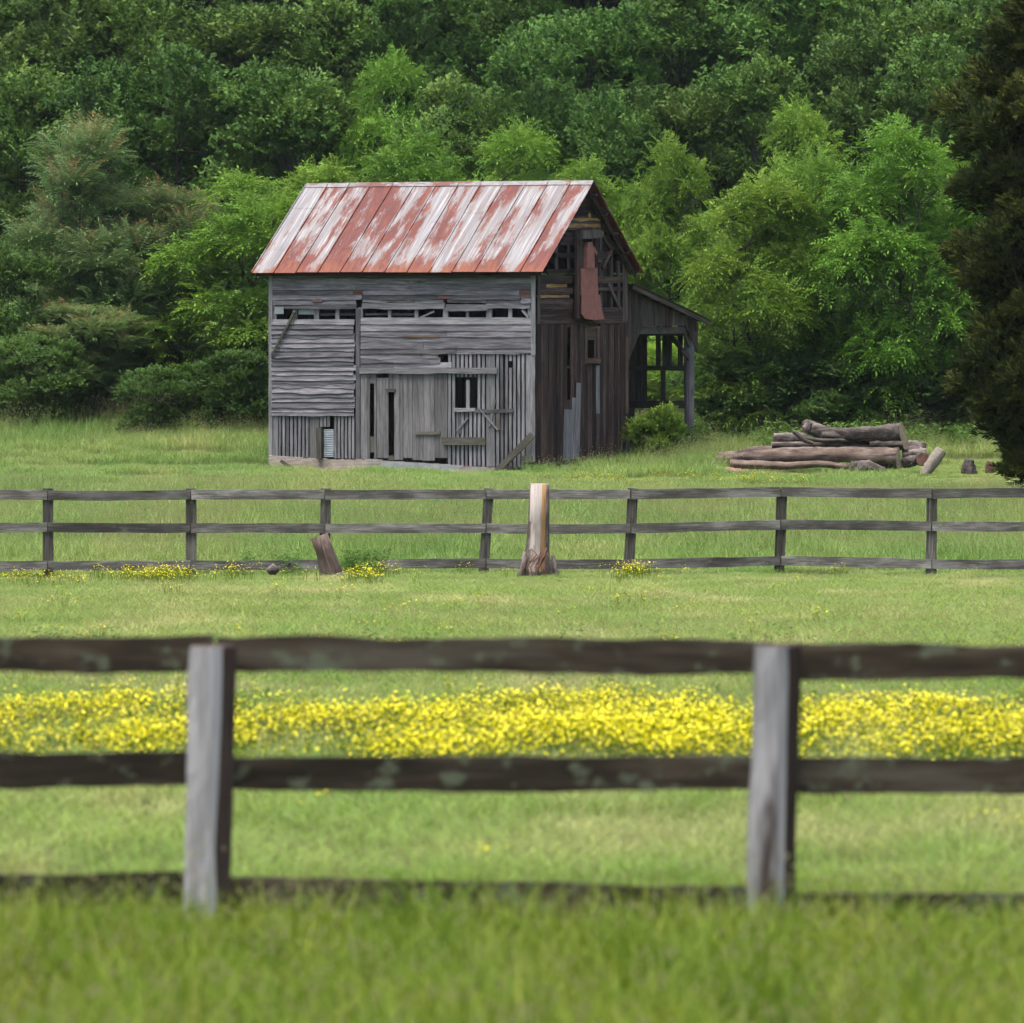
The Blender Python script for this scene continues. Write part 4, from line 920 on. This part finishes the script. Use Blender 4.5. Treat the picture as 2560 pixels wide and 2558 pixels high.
def tree(name, key, label, group, px, top, hw, d, rz=None, dx=0):
    """px, top, hw in photo pixels (1932 wide): centre, crown top and crown half width at distance d"""
    cm, tm, h, r = PROTO[key]; x_ = (px*K-CX)*d/F; z0 = float(gz(x_, d)); z1 = -(top*K-HY)*d/F
    root = empty(name, (x_, d, z0), rnd.uniform(0, 6.28) if rz is None else rz)
    s = (z1-z0)/h/1.05; sw = hw*K*d/F/r/1.08
    root.scale = (sw, sw, s)
    link("trunk", tm, root); link("crown", cm, root)
    return tag(root, label, "tree" if "shrub" not in name else "shrub", group)
G1 = "young trees behind the barn"; G2 = "trees of the wooded slope"; G3 = "shrubs at the wood's edge"
tree("sumac_tree", 's0', "tall grey-green sumac with reddish tips left of the barn", G1, 165, 240, 135, 166)
tree("sumac_tree", 's1', "lower rust-tipped sumac between the tall sumac and the bright tree", G1, 325, 325, 95, 166.5)
tree("sumac_tree", 's1', "short sumac in front of the tall sumac's stems", G1, 150, 560, 110, 163.5)
tree("broadleaf_tree", 'h0', "dull grey-green bushy tree at the picture's left edge", G1, 10, 425, 130, 164)
F_ = "broadleaf_tree"
tree(F_, 'f0', "bright yellow-green tree filling the gap left of the barn wall", G1, 470, 300, 175, 164)
tree(F_, 'f1', "bright green treetop over the left end of the barn roof", G1, 640, 290, 120, 171)
tree(F_, 'f2', "bright green treetop over the middle of the barn roof", G1, 800, 222, 125, 173)
tree(F_, 'f3', "bright green treetop just right of the roof's middle", G1, 965, 225, 120, 172)
tree(F_, 'f0', "light green treetop behind the barn's gable peak", G1, 1115, 270, 110, 171)
tree(F_, 'f2', "slender light green tree right of the gable peak", G1, 1255, 240, 95, 169)
tree(F_, 'f1', "round-topped green tree above the lean-to's roof end", G1, 1415, 315, 135, 159)
tree(F_, 'f3', "green tree between the round-topped tree and the tall frondy tree", G1, 1555, 285, 120, 160)
tree(F_, 'f2', "tall frondy bright tree beside the dark cedar", G1, 1680, 205, 145, 158.5)
tree(F_, 'f0', "bright tree half hidden behind the dark cedar", G1, 1850, 230, 135, 159.5)
tree(F_, 'f1', "pale green tree standing above the frondy tree on the slope", G1, 1520, 175, 95, 177)
tree(F_, 'f3', "bright green tree out on the left slope above the roof", G2, 735, 88, 100, 184)
S_ = "woodland_shrub"
for i, (px, top, hw, d, lb) in enumerate([(440, 640, 95, 160.5, "low bright shrub at the barn's left corner"), (290, 680, 80, 160.5, "low dark shrub below the rust-tipped sumac"), (60, 610, 120, 161.5, "low shrub under the left edge trees"),
        (1395, 650, 120, 159, "dark shrub behind the lean-to's corner post"), (1540, 640, 130, 158.5, "dark leafy shrub behind the log pile"), (1690, 650, 125, 158.5, "dark leafy shrub behind the leaning pale log"),
        (1850, 640, 130, 159, "dark shrub behind the cedar's lower branches"), (1240, 640, 90, 164, "shrub seen through the open lean-to")]):
    tree(S_, ('h0', 'h1', 'h0', 'h1', 'h0', 'h1', 'h0', 'f1')[i], lb, G3, px, top, hw, d)
lean = tree(S_, 'l0', "small bright shrub growing under the open lean-to", None, 1238, 772, 44, 150.4)
row = [(185, [(40, 95, 125), (190, 130, 120), (340, 60, 120), (545, 55, 135), (870, 115, 115), (1010, 60, 110), (1170, 150, 95), (1260, 95, 120), (1420, 75, 120), (1610, 60, 125), (1790, 40, 125), (1950, 60, 130)]),
       (199, [(-60, -60, 130), (110, -40, 130), (270, -70, 130), (450, -60, 140), (640, -40, 120), (800, -60, 130), (950, -70, 130), (1110, -50, 130), (1280, -70, 130), (1460, -60, 130), (1640, -50, 130), (1810, -70, 130), (1990, -60, 130)]),
       (214, [(-20, -260, 165), (180, -260, 165), (370, -260, 165), (570, -260, 165), (760, -260, 165), (960, -260, 165), (1150, -260, 165), (1350, -260, 165), (1540, -260, 165), (1740, -260, 165), (1940, -260, 165)])]
lab1 = ["dark tree at the slope's left edge", "dark tree above the tall sumac", "dark tree right of and above the sumacs", "large round-crowned tree above the bright left tree", "dark tree above the middle of the roof",
        "tall dark tree above the roof's right half", "dark tree above the gable peak", "large tree right of and above the gable", "tall tree above the round-topped green tree", "dark tree above the pale slope tree", "dark tree above the frondy tree", "dark tree above and behind the cedar"]
lab2 = ["outermost at the left edge", "straight above the tall sumac", "above the gap right of the sumac", "above the round-crowned tree", "above the roof's left end", "above the lone bright slope tree", "above the middle of the roof",
        "above the gable peak", "above the slender light tree", "above the lean-to's roof end", "above the log pile", "left of the cedar's top", "behind the cedar's top"]
j = 0
for ri, (d, lst) in enumerate(row):
    for i, (px, top, hw) in enumerate(lst):
        lb = lab1[i]+", first row of the wooded slope" if ri == 0 else ("dark tree high on the slope, second row, "+lab2[i] if ri == 1 else "rearmost dark tree seen only through gaps of the wood")
        tree(F_, 'b%d' % (j % 4), lb, G2, px, top, hw*1.2, d+rnd.uniform(-2, 2)); j += 1

# cedar at the right edge
def cedar():
    rg = np.random.default_rng(5); d = 124.0; x0 = (2016*K-CX)*d/F; z0 = float(gz(x0, d)); h = -(-120*K-HY)*d/F-z0
    root = empty("cedar_tree", (x0, d, z0)); tag(root, "dark brownish-green cedar at the picture's right edge", "tree")
    N_c = 175; V = []; T_ = []; C = []
    for i in range(N_c):
        s = (i+rg.random())/N_c; z_ = .55+(h-.5)*s
        R = float(np.interp(s, [0, .06, .12, .2, .3, .4, .5, .58, .64, .71, .75, .9, 1], [1.0, 1.3, 1.95, 2.35, 2.2, 2.45, 2.25, 2.4, 2.6, 2.6, .95, 1.2, .5]))*rg.uniform(.45, .86)
        a = i*2.39996+rg.uniform(-.5, .5); C.append((R*math.cos(a), R*math.sin(a), z_))
    C = np.array(C); ns = 250; ci = np.repeat(np.arange(N_c), ns); N = len(ci)
    out = C*np.array([1, 1, 0]); out /= np.linalg.norm(out, axis=1)[:, None]
    sd_ = rg.normal(size=(N, 3)); sd_[:, 2] = np.abs(sd_[:, 2])-.35; sd_ += out[ci]*.5; sd_ /= np.linalg.norm(sd_, axis=1)[:, None]
    lr = rg.uniform(.35, .72, N_c)
    pos = C[ci]+sd_*np.array([1, 1, .75])*(lr[ci]*(.55+.5*rg.random(N)**.6)*(1+.25*np.sin(sd_[:, 0]*9+ci)*np.sin(sd_[:, 2]*8+ci*2)))[:, None]
    ax = sd_*.7+out[ci]*.35+np.array([0, 0, .45])+rg.normal(0, .3, (N, 3)); ax /= np.linalg.norm(ax, axis=1)[:, None]
    up = rg.normal(size=(N, 3)); up -= ax*np.sum(up*ax, 1)[:, None]; up /= np.linalg.norm(up, axis=1)[:, None]; sy = np.cross(up, ax)
    NN = []; nrm = sd_+np.array([0, 0, .15]); nrm /= np.linalg.norm(nrm, axis=1)[:, None]; bt = rg.normal(0, .16, N_c)
    for k, t in enumerate(TEMPL['needle']):
        s = (np.arange(N) % 3) == k
        V.append((np.einsum('vi,nij->nvj', t, np.stack([ax[s], sy[s], up[s]], 1)*1.5)+pos[s][:, None, :]).reshape(-1, 3)); T_.append(np.repeat(np.clip(.42+.2*rg.normal(size=s.sum())+bt[ci[s]], 0, 1), len(t))); NN.append(np.repeat(nrm[s], len(t), axis=0))
    V = np.concatenate(V)
    link("crown", new_mesh("crown", V, np.arange(len(V)).reshape(-1, 4), mats=[M['leaf_cedar']], attrs={'tint': np.concatenate(T_), 'nrm': np.concatenate(NN)}), root)
    link("trunk", make_trunk("trunk", 5, h, C, .22, 1, limbs=90), root)
cedar()

# ------------------------------------------------------------------ grass and flowers (stuff, instanced on points)
def blades(seed, nb, rad, hmin, hmax, w, lean, seedheads=0):
    rg = np.random.default_rng(seed); V = []; Q = []; T = []; mi = []; k = 0
    for i in range(nb):
        p = np.array([rg.uniform(-rad, rad), rg.uniform(-rad, rad), -.02])
        h = rg.uniform(hmin, hmax)*(.6+.8*float(vnoise(p[0]*3.1+seed*7, p[1]*3.1+seed*3))); ld = rg.uniform(0, 6.28); ln = lean*rg.uniform(.2, 1.3)*h; d = np.array([math.cos(ld), math.sin(ld), 0]); s = np.array([-d[1], d[0], 0])
        
        ww = w*rg.uniform(.6, 1.3); tint = np.clip(rg.normal(.5, .24), 0, 1)
        head = i < seedheads
        if head: ww *= .45; h *= 1.6
        for j, (f, wf) in enumerate(((0, .8), (.4, 1), (.75, .7), (1, .08))):
            c = p+d*ln*f*f+np.array([0, 0, h*f*(1-.12*f*lean)])
            V += [c-s*ww*wf/2, c+s*ww*wf/2]; T += [tint, tint]
        for j in range(3): Q.append((k+2*j, k+2*j+1, k+2*j+3, k+2*j+2)); mi.append(0)
        k += 8
        if head:
            c = p+d*ln+np.array([0, 0, h])
            for rot in (0, 1.57):
                e = np.array([math.cos(rot), math.sin(rot), 0])*.008
                V += [c-np.array([0, 0, .05])-e*.3, c-e, c+np.array([0, 0, .05]), c+e]; T += [.5]*4; Q.append((k, k+1, k+2, k+3)); mi.append(1); k += 4
    return np.array(V), Q, T, mi
def tuft(name, mats_, *a, **kw):
    V, Q, T, mi = blades(*a, **kw)
    me = new_mesh(name, V, Q, mats=mats_, midx=mi, attrs={'tint': T}); return bpy.data.objects.new(name, me)
def flower_tuft(seed, ns):
    rg = np.random.default_rng(seed); V = []; Q = []; mi = []; T = []
    for i in range(ns):
        a = rg.uniform(0, 6.28); r = .17*rg.random()**.5; x_, y_ = r*math.cos(a), r*math.sin(a); h = rg.uniform(.7, 1.15); lx, ly = rg.normal(0, .05, 2)
        k = len(V); w = .004
        V += [(x_-w, y_, 0), (x_+w, y_, 0), (x_+lx+w*.6, y_+ly, h*.36), (x_+lx-w*.6, y_+ly, h*.36)]; Q.append((k, k+1, k+2, k+3)); mi.append(0); T += [.5]*4
        c = np.array([x_+lx, y_+ly, h*.36]); R = rg.uniform(.0070, .0122); tl = rg.uniform(0, 6.28); tx, ty = math.cos(tl)*.5, math.sin(tl)*.5
        for q in range(5):
            b0 = q*1.2566; dv = np.array([math.cos(b0), math.sin(b0), .55]); sv_ = np.array([-math.sin(b0), math.cos(b0), 0]); tz = np.array([tx, ty, 0])
            f = lambda p: c+p+np.array([0, 0, 1])*0+np.cross(tz, p)
            k = len(V)
            V += [f(np.zeros(3)), f(dv*R*.7-sv_*R*.55), f(dv*R*1.15), f(dv*R*.7+sv_*R*.55)]; Q.append((k, k+1, k+2, k+3)); mi.append(1); T += [.5]*4
    return bpy.data.objects.new("buttercup", new_mesh("buttercup", np.array(V), Q, mats=[M['g_near'], M['yellow']], midx=mi, attrs={'tint': T}))
def weed_tuft(seed):
    V = []; T = []; rg = np.random.default_rng(seed)
    for i in range(40):
        a = rg.uniform(0, 6.28); z = rg.uniform(.05, 1.0); r = .22*(1-.5*z)*rg.random()**.5
        t = t_twig(.16, 4, .09, .035, int(rg.integers(1e6)))
        ca, sa = math.cos(a), math.sin(a); R3 = np.array([[ca, sa, .3], [-sa, ca, 0], [-.3*ca, -.3*sa, 1]])
        v = t@R3+np.array([r*ca, r*sa, z*.55]); V.append(v); T += [float(np.clip(rg.normal(.5, .25), 0, 1))]*len(v)
    V = np.concatenate(V)
    return bpy.data.objects.new("weed", new_mesh("weed", V, np.arange(len(V)).reshape(-1, 4), mats=[M['leaf_weed']], attrs={'tint': T}))

def scatter(name, pts, kinds, scl, templates, rng, **tags):
    N = len(pts)
    rot = np.stack([rng.normal(0, .02, N), rng.normal(0, .02, N), rng.uniform(0, 6.28, N)], 1)
    me = new_mesh(name, pts, attrs={'rot': rot, 'scl': scl})
    a = me.attributes.new('knd', 'INT', 'POINT'); a.data.foreach_set("value", np.asarray(kinds, np.int32))
    o = link(name, me)
    ng = bpy.data.node_groups.new(name+"_scatter", 'GeometryNodeTree')
    ng.interface.new_socket("Geometry", in_out='INPUT', socket_type='NodeSocketGeometry'); ng.interface.new_socket("Geometry", in_out='OUTPUT', socket_type='NodeSocketGeometry')
    N_ = ng.nodes; Lk = ng.links; gi = N_.new("NodeGroupInput"); go = N_.new("NodeGroupOutput"); jn = N_.new("GeometryNodeJoinGeometry")
    mp = N_.new("GeometryNodeMeshToPoints"); Lk.new(gi.outputs[0], mp.inputs[0])
    def named(nm, ty):
        x_ = N_.new("GeometryNodeInputNamedAttribute"); x_.data_type = ty; x_.inputs[0].default_value = nm; return x_.outputs[0]
    kd = named('knd', 'INT'); rt = named('rot', 'FLOAT_VECTOR'); sc = named('scl', 'FLOAT_VECTOR')
    for k, tob in enumerate(templates):
        ip = N_.new("GeometryNodeInstanceOnPoints"); oi = N_.new("GeometryNodeObjectInfo"); oi.inputs[0].default_value = tob; oi.inputs["As Instance"].default_value = True
        cp = N_.new("FunctionNodeCompare"); cp.data_type = 'INT'; cp.operation = 'EQUAL'
        ins = [s for s in cp.inputs if s.type == 'INT']; Lk.new(kd, ins[0]); ins[1].default_value = k
        Lk.new(mp.outputs[0], ip.inputs["Points"]); Lk.new(cp.outputs[0], ip.inputs["Selection"]); Lk.new(oi.outputs["Geometry"], ip.inputs["Instance"])
        Lk.new(rt, ip.inputs["Rotation"]); Lk.new(sc, ip.inputs["Scale"]); Lk.new(ip.outputs[0], jn.inputs[0])
    Lk.new(jn.outputs[0], go.inputs[0])
    md = o.modifiers.new("scatter", 'NODES'); md.node_group = ng
    return tag(o, tags.get('label'), tags.get('cat'), None, "stuff")
def field(d0, d1, per, margin, rng):
    """random points in the strip of meadow the view crosses between two distances"""
    hw = lambda d: d*1280/F+margin
    n_ = int(per*(d1-d0)*(hw(d0)+hw(d1))); y_ = rng.uniform(d0, d1, n_*2); x_ = rng.uniform(-hw(d1), hw(d1), n_*2)
    k = np.abs(x_) < hw(y_); x_, y_ = x_[k], y_[k]; return x_, y_
def grid(d0, d1, step, margin, rng):
    """patch centres on a slightly jittered grid"""
    ys_ = np.arange(d0, d1, step); xs_ = np.arange(-(d1*1280/F+margin), d1*1280/F+margin, step)
    X_, Y_ = np.meshgrid(xs_, ys_); X_ = X_.ravel()+rng.uniform(-.12, .12, X_.size)*step; Y_ = Y_.ravel()+rng.uniform(-.12, .12, Y_.size)*step
    k = np.abs(X_) < Y_*1280/F+margin; return X_[k], Y_[k]
def keep_out(x_, y_):
    p = np.stack([x_-BO.x, y_-BO.y], 1); c, s = math.cos(TH), math.sin(TH)
    lx = p[:, 0]*c-p[:, 1]*s; ly = p[:, 0]*s+p[:, 1]*c
    return ~((lx > -BW-.5) & (lx < .45) & (ly > -.5) & (ly < BD+.3))
rg = np.random.default_rng(21)
tn = [tuft("grass_patch", [M['g_near'], M['g_seed']], 1+i, 640, .5, .5, 1.3, .009, .28, seedheads=(8, 20, 40, 25)[i]) for i in range(4)]
tm_ = [tuft("grass_patch", [M['g_mid'], M['g_seed']], 11+i, 1500, .75, .5, 1.1, .008, .32, seedheads=(40, 110, 220, 150)[i]) for i in range(4)]
tf = [tuft("grass_patch", [M['g_far'], M['g_seed']], 21+i, 2300, 1.0, .55, 1.15, .010, .26, seedheads=(60, 180, 420, 240)[i]) for i in range(4)]
def mk(x_, y_, hbase, hvar, wsc):
    z_ = gz(x_, y_); hh = hbase*(1+hvar*(fbm(x_*.5+3, y_*.3)-.5)*2)*rg.uniform(.75, 1.2, len(x_))
    return np.stack([x_, y_, z_], 1), np.stack([wsc*np.ones_like(x_)]*2+[hh], 1)
x_, y_ = grid(12, 27.5, .82, 1.6, rg); hb = np.where(y_ > 25.1, .14, np.where(y_ > 22, .22, .25))
p, s = mk(x_, y_, hb, .45, 1.0)
scatter("foreground_grass", p, rg.choice(4, len(p)), s, tn, rg, label="lush blurred green grass in front of and along the near fence", cat="grass")
x_, y_ = grid(27.6, 95.2, 1.25, 2.5, rg); p, s = mk(x_, y_, np.interp(y_, [27, 40, 60, 84, 92, 95.6], [.16, .17, .15, .12, .06, .04]), .35, 1.0)
scatter("meadow_grass", p, rg.choice(4, len(p)), s, tm_, rg, label="pale green meadow grass between the two fences", cat="grass")
x_, y_ = grid(97.0, 178, 1.5, 4, rg); k = keep_out(x_, y_); x_, y_ = x_[k], y_[k]; sxp = x_/y_*F/K+966
hb = np.interp(y_+rg.normal(0, 1.6, len(y_))*(y_ > 104), [97, 99, 112, 128, 136, 143, 150, 157, 163], [.08, .28, .32, .24, .14, .085, .10, .34, .6])
hb = hb+.13*(rg.random(len(y_)) < .14)*(y_ > 125)
hb = np.where((y_ > 143) & (y_ < 156) & (sxp > 1165) & (sxp < 1345), .34, hb)
hb = np.where((y_ > 136) & (y_ < 149) & (sxp > 1345), .05+.12*(rg.random(len(x_)) < .22), hb)
p, s = mk(x_, y_, hb, .35, 1.0)
scatter("tall_meadow_grass", p, rg.choice(4, len(p)), s, tf, rg, label="tall meadow grass around the barn, logs and middle fence", cat="grass")
# buttercups
fl = [flower_tuft(3+i, 9) for i in range(3)]
x_, y_ = field(30, 56, 170, 2.5, rg)
drifts = [(-3.30, 41.6, .50, 1.3), (-2.90, 43.0, .42, 1.2), (-2.45, 38.2, .42, 1.2), (-1.35, 40.2, .70, 1.8), (-.95, 41.3, .45, 1.1), (-.45, 40.4, .55, 1.4), (0.0, 39.2, .45, 1.8),
          (.62, 43.6, .85, 1.2), (1.20, 41.6, .70, 1.4), (.65, 39.0, 1.0, 1.5), (1.35, 37.2, .42, 1.2), (2.45, 40.6, .60, 1.5), (3.05, 42.2, .60, 1.4), (3.35, 38.7, .50, 1.8), (2.8, 37.4, .8, 1.2),
          (-4.4, 41.0, .6, 1.6), (4.4, 40.5, .7, 1.6), (-3.6, 37.5, .5, 1.2), (-.6, 36.6, .5, 1.0)]
den = np.zeros_like(x_)
wob = 1.1*(fbm(x_*.9, y_*.9)-.5)
for cx_, cy_, sx_, sy_ in drifts: den = np.maximum(den, np.exp(-((x_+wob-cx_)/(sx_*.98))**2-((y_+2*wob-cy_-1.0)/(sy_*.78))**2))
den = np.clip(den-.12, 0, 1)*.72*np.clip(.34+2.4*(fbm(x_*1.8+5, y_*1.8)-.37), .06, 1) + .06*np.exp(-((y_-40.5)/4.0)**2)*np.clip((fbm(x_*1.1, y_*1.1)-.3)*3, 0, 1)
k = rg.random(len(x_)) < den; a1 = (x_[k], y_[k])
x_, y_ = field(27, 96, 3, 2.5, rg); k = rg.random(len(x_)) < np.clip((fbm(x_*.4, y_*.2)-.52)*.4, .008, 1); a2 = (x_[k], y_[k])
x_, y_ = field(84, 95.6, 16, 2, rg); sxp = x_/y_*F/K+966
spot = np.zeros_like(x_)
for c, w, yc, a in ((290, 65, 91.5, .8), (700, 45, 91.5, .6), (1200, 30, 93, .5), (60, 130, 89.5, .22), (420, 60, 92, .15)): spot = np.maximum(spot, a*np.exp(-((sxp-c)/w)**2-((y_-yc)/2.2)**2))
k = rg.random(len(x_)) < spot; a3 = (x_[k], y_[k])
x_, y_ = field(120, 144, 8, 2, rg); sxp = x_/y_*F/K+966; spot = np.zeros_like(x_)
for c, w, yc, a in ((1400, 130, 139, .35), (1130, 60, 138, .2)): spot = np.maximum(spot, a*np.exp(-((sxp-c)/w)**2-((y_-yc)/3)**2))
k = rg.random(len(x_)) < spot; a4 = (x_[k], y_[k])
x_ = np.concatenate([a[0] for a in (a1, a2, a3, a4)]); y_ = np.concatenate([a[1] for a in (a1, a2, a3, a4)])
hs_ = rg.uniform(.5, .85, len(x_))*np.where(y_ > 60, .9, 1)
scatter("buttercup_flowers", np.stack([x_, y_, gz(x_, y_)], 1), rg.integers(0, 3, len(x_)), np.stack([np.ones_like(x_)]*2+[hs_], 1), fl, rg, label="yellow buttercup flowers massed in the meadow", cat="flowers")
# leafy weeds round the stumps and under the fence
wt = [weed_tuft(i) for i in range(3)]
x_, y_ = field(95.4, 98, 14, 2, rg); sxp = x_/y_*F/K+966; spot = np.zeros_like(x_)
for c, w, a in ((690, 40, .9), (560, 40, .3), (480, 30, .2)): spot = np.maximum(spot, a*np.exp(-((sxp-c)/w)**2))
k = rg.random(len(x_)) < spot; xa, ya = x_[k], y_[k]
x_, y_ = field(40, 60, 1.0, 2, rg); k = rg.random(len(x_)) < .25; xa = np.concatenate([xa, x_[k]]); ya = np.concatenate([ya, y_[k]])
x_, y_ = field(153.5, 163, 1.8, 3, rg); k = keep_out(x_, y_) & (fbm(x_*.6, y_*.6) > .5) & (x_ > 2); xb, yb = x_[k], y_[k]
xa = np.concatenate([xa, xb]); ya = np.concatenate([ya, yb]); s_ = np.where(ya > 150, 1.3, np.where(ya < 62, .55, .62))*rg.uniform(.6, 1.1, len(xa))
scatter("leafy_weeds", np.stack([xa, ya, gz(xa, ya)], 1), rg.integers(0, 3, len(xa)), np.stack([s_]*3, 1), wt, rg, label="leafy green weeds at the fence stumps and wood's edge", cat="weeds")

# undergrowth of the wood (uncountable)
ub = []
for i in range(3):
    me_, _ = make_crown("undergrowth_bush", 200+i, 2.2, 1.3, .0, 9, 9, 12, 'twig', 'leaf_dark', lobe=.5, crad=.4)
    ub.append(bpy.data.objects.new("undergrowth_bush", me_))
x_, y_ = grid(168, 262, 2.3, 5, rg); s_ = rg.uniform(.75, 1.35, len(x_))
scatter("woodland_undergrowth", np.stack([x_, y_, gz(x_, y_)-.15], 1), rg.integers(0, 3, len(x_)), np.stack([s_]*3, 1), ub, rg, label="dark leafy undergrowth between the trees of the slope", cat="undergrowth")

# thin summer haze
hm = bpy.data.materials.new("haze_air"); hm.use_nodes = True; hn = hm.node_tree.nodes; hn.remove(hn["Principled BSDF"]); pv = hn.new("ShaderNodeVolumePrincipled")
pv.inputs["Density"].default_value = 0.00006; pv.inputs["Color"].default_value = (.80, .90, 1, 1); pv.inputs["Anisotropy"].default_value = 0.3
hm.node_tree.links.new(pv.outputs[0], hn["Material Output"].inputs["Volume"])
hb_ = [(x, y, z) for x in (-440, 440) for y in (-220, 920) for z in (-6, 64)]
hz = link("haze", new_mesh("haze", hb_, [(0, 1, 3, 2), (4, 6, 7, 5), (0, 4, 5, 1), (2, 3, 7, 6), (0, 2, 6, 4), (1, 5, 7, 3)], mats=[hm]))
tag(hz, "thin bluish summer haze over the meadow and wood", "haze", kind="stuff")
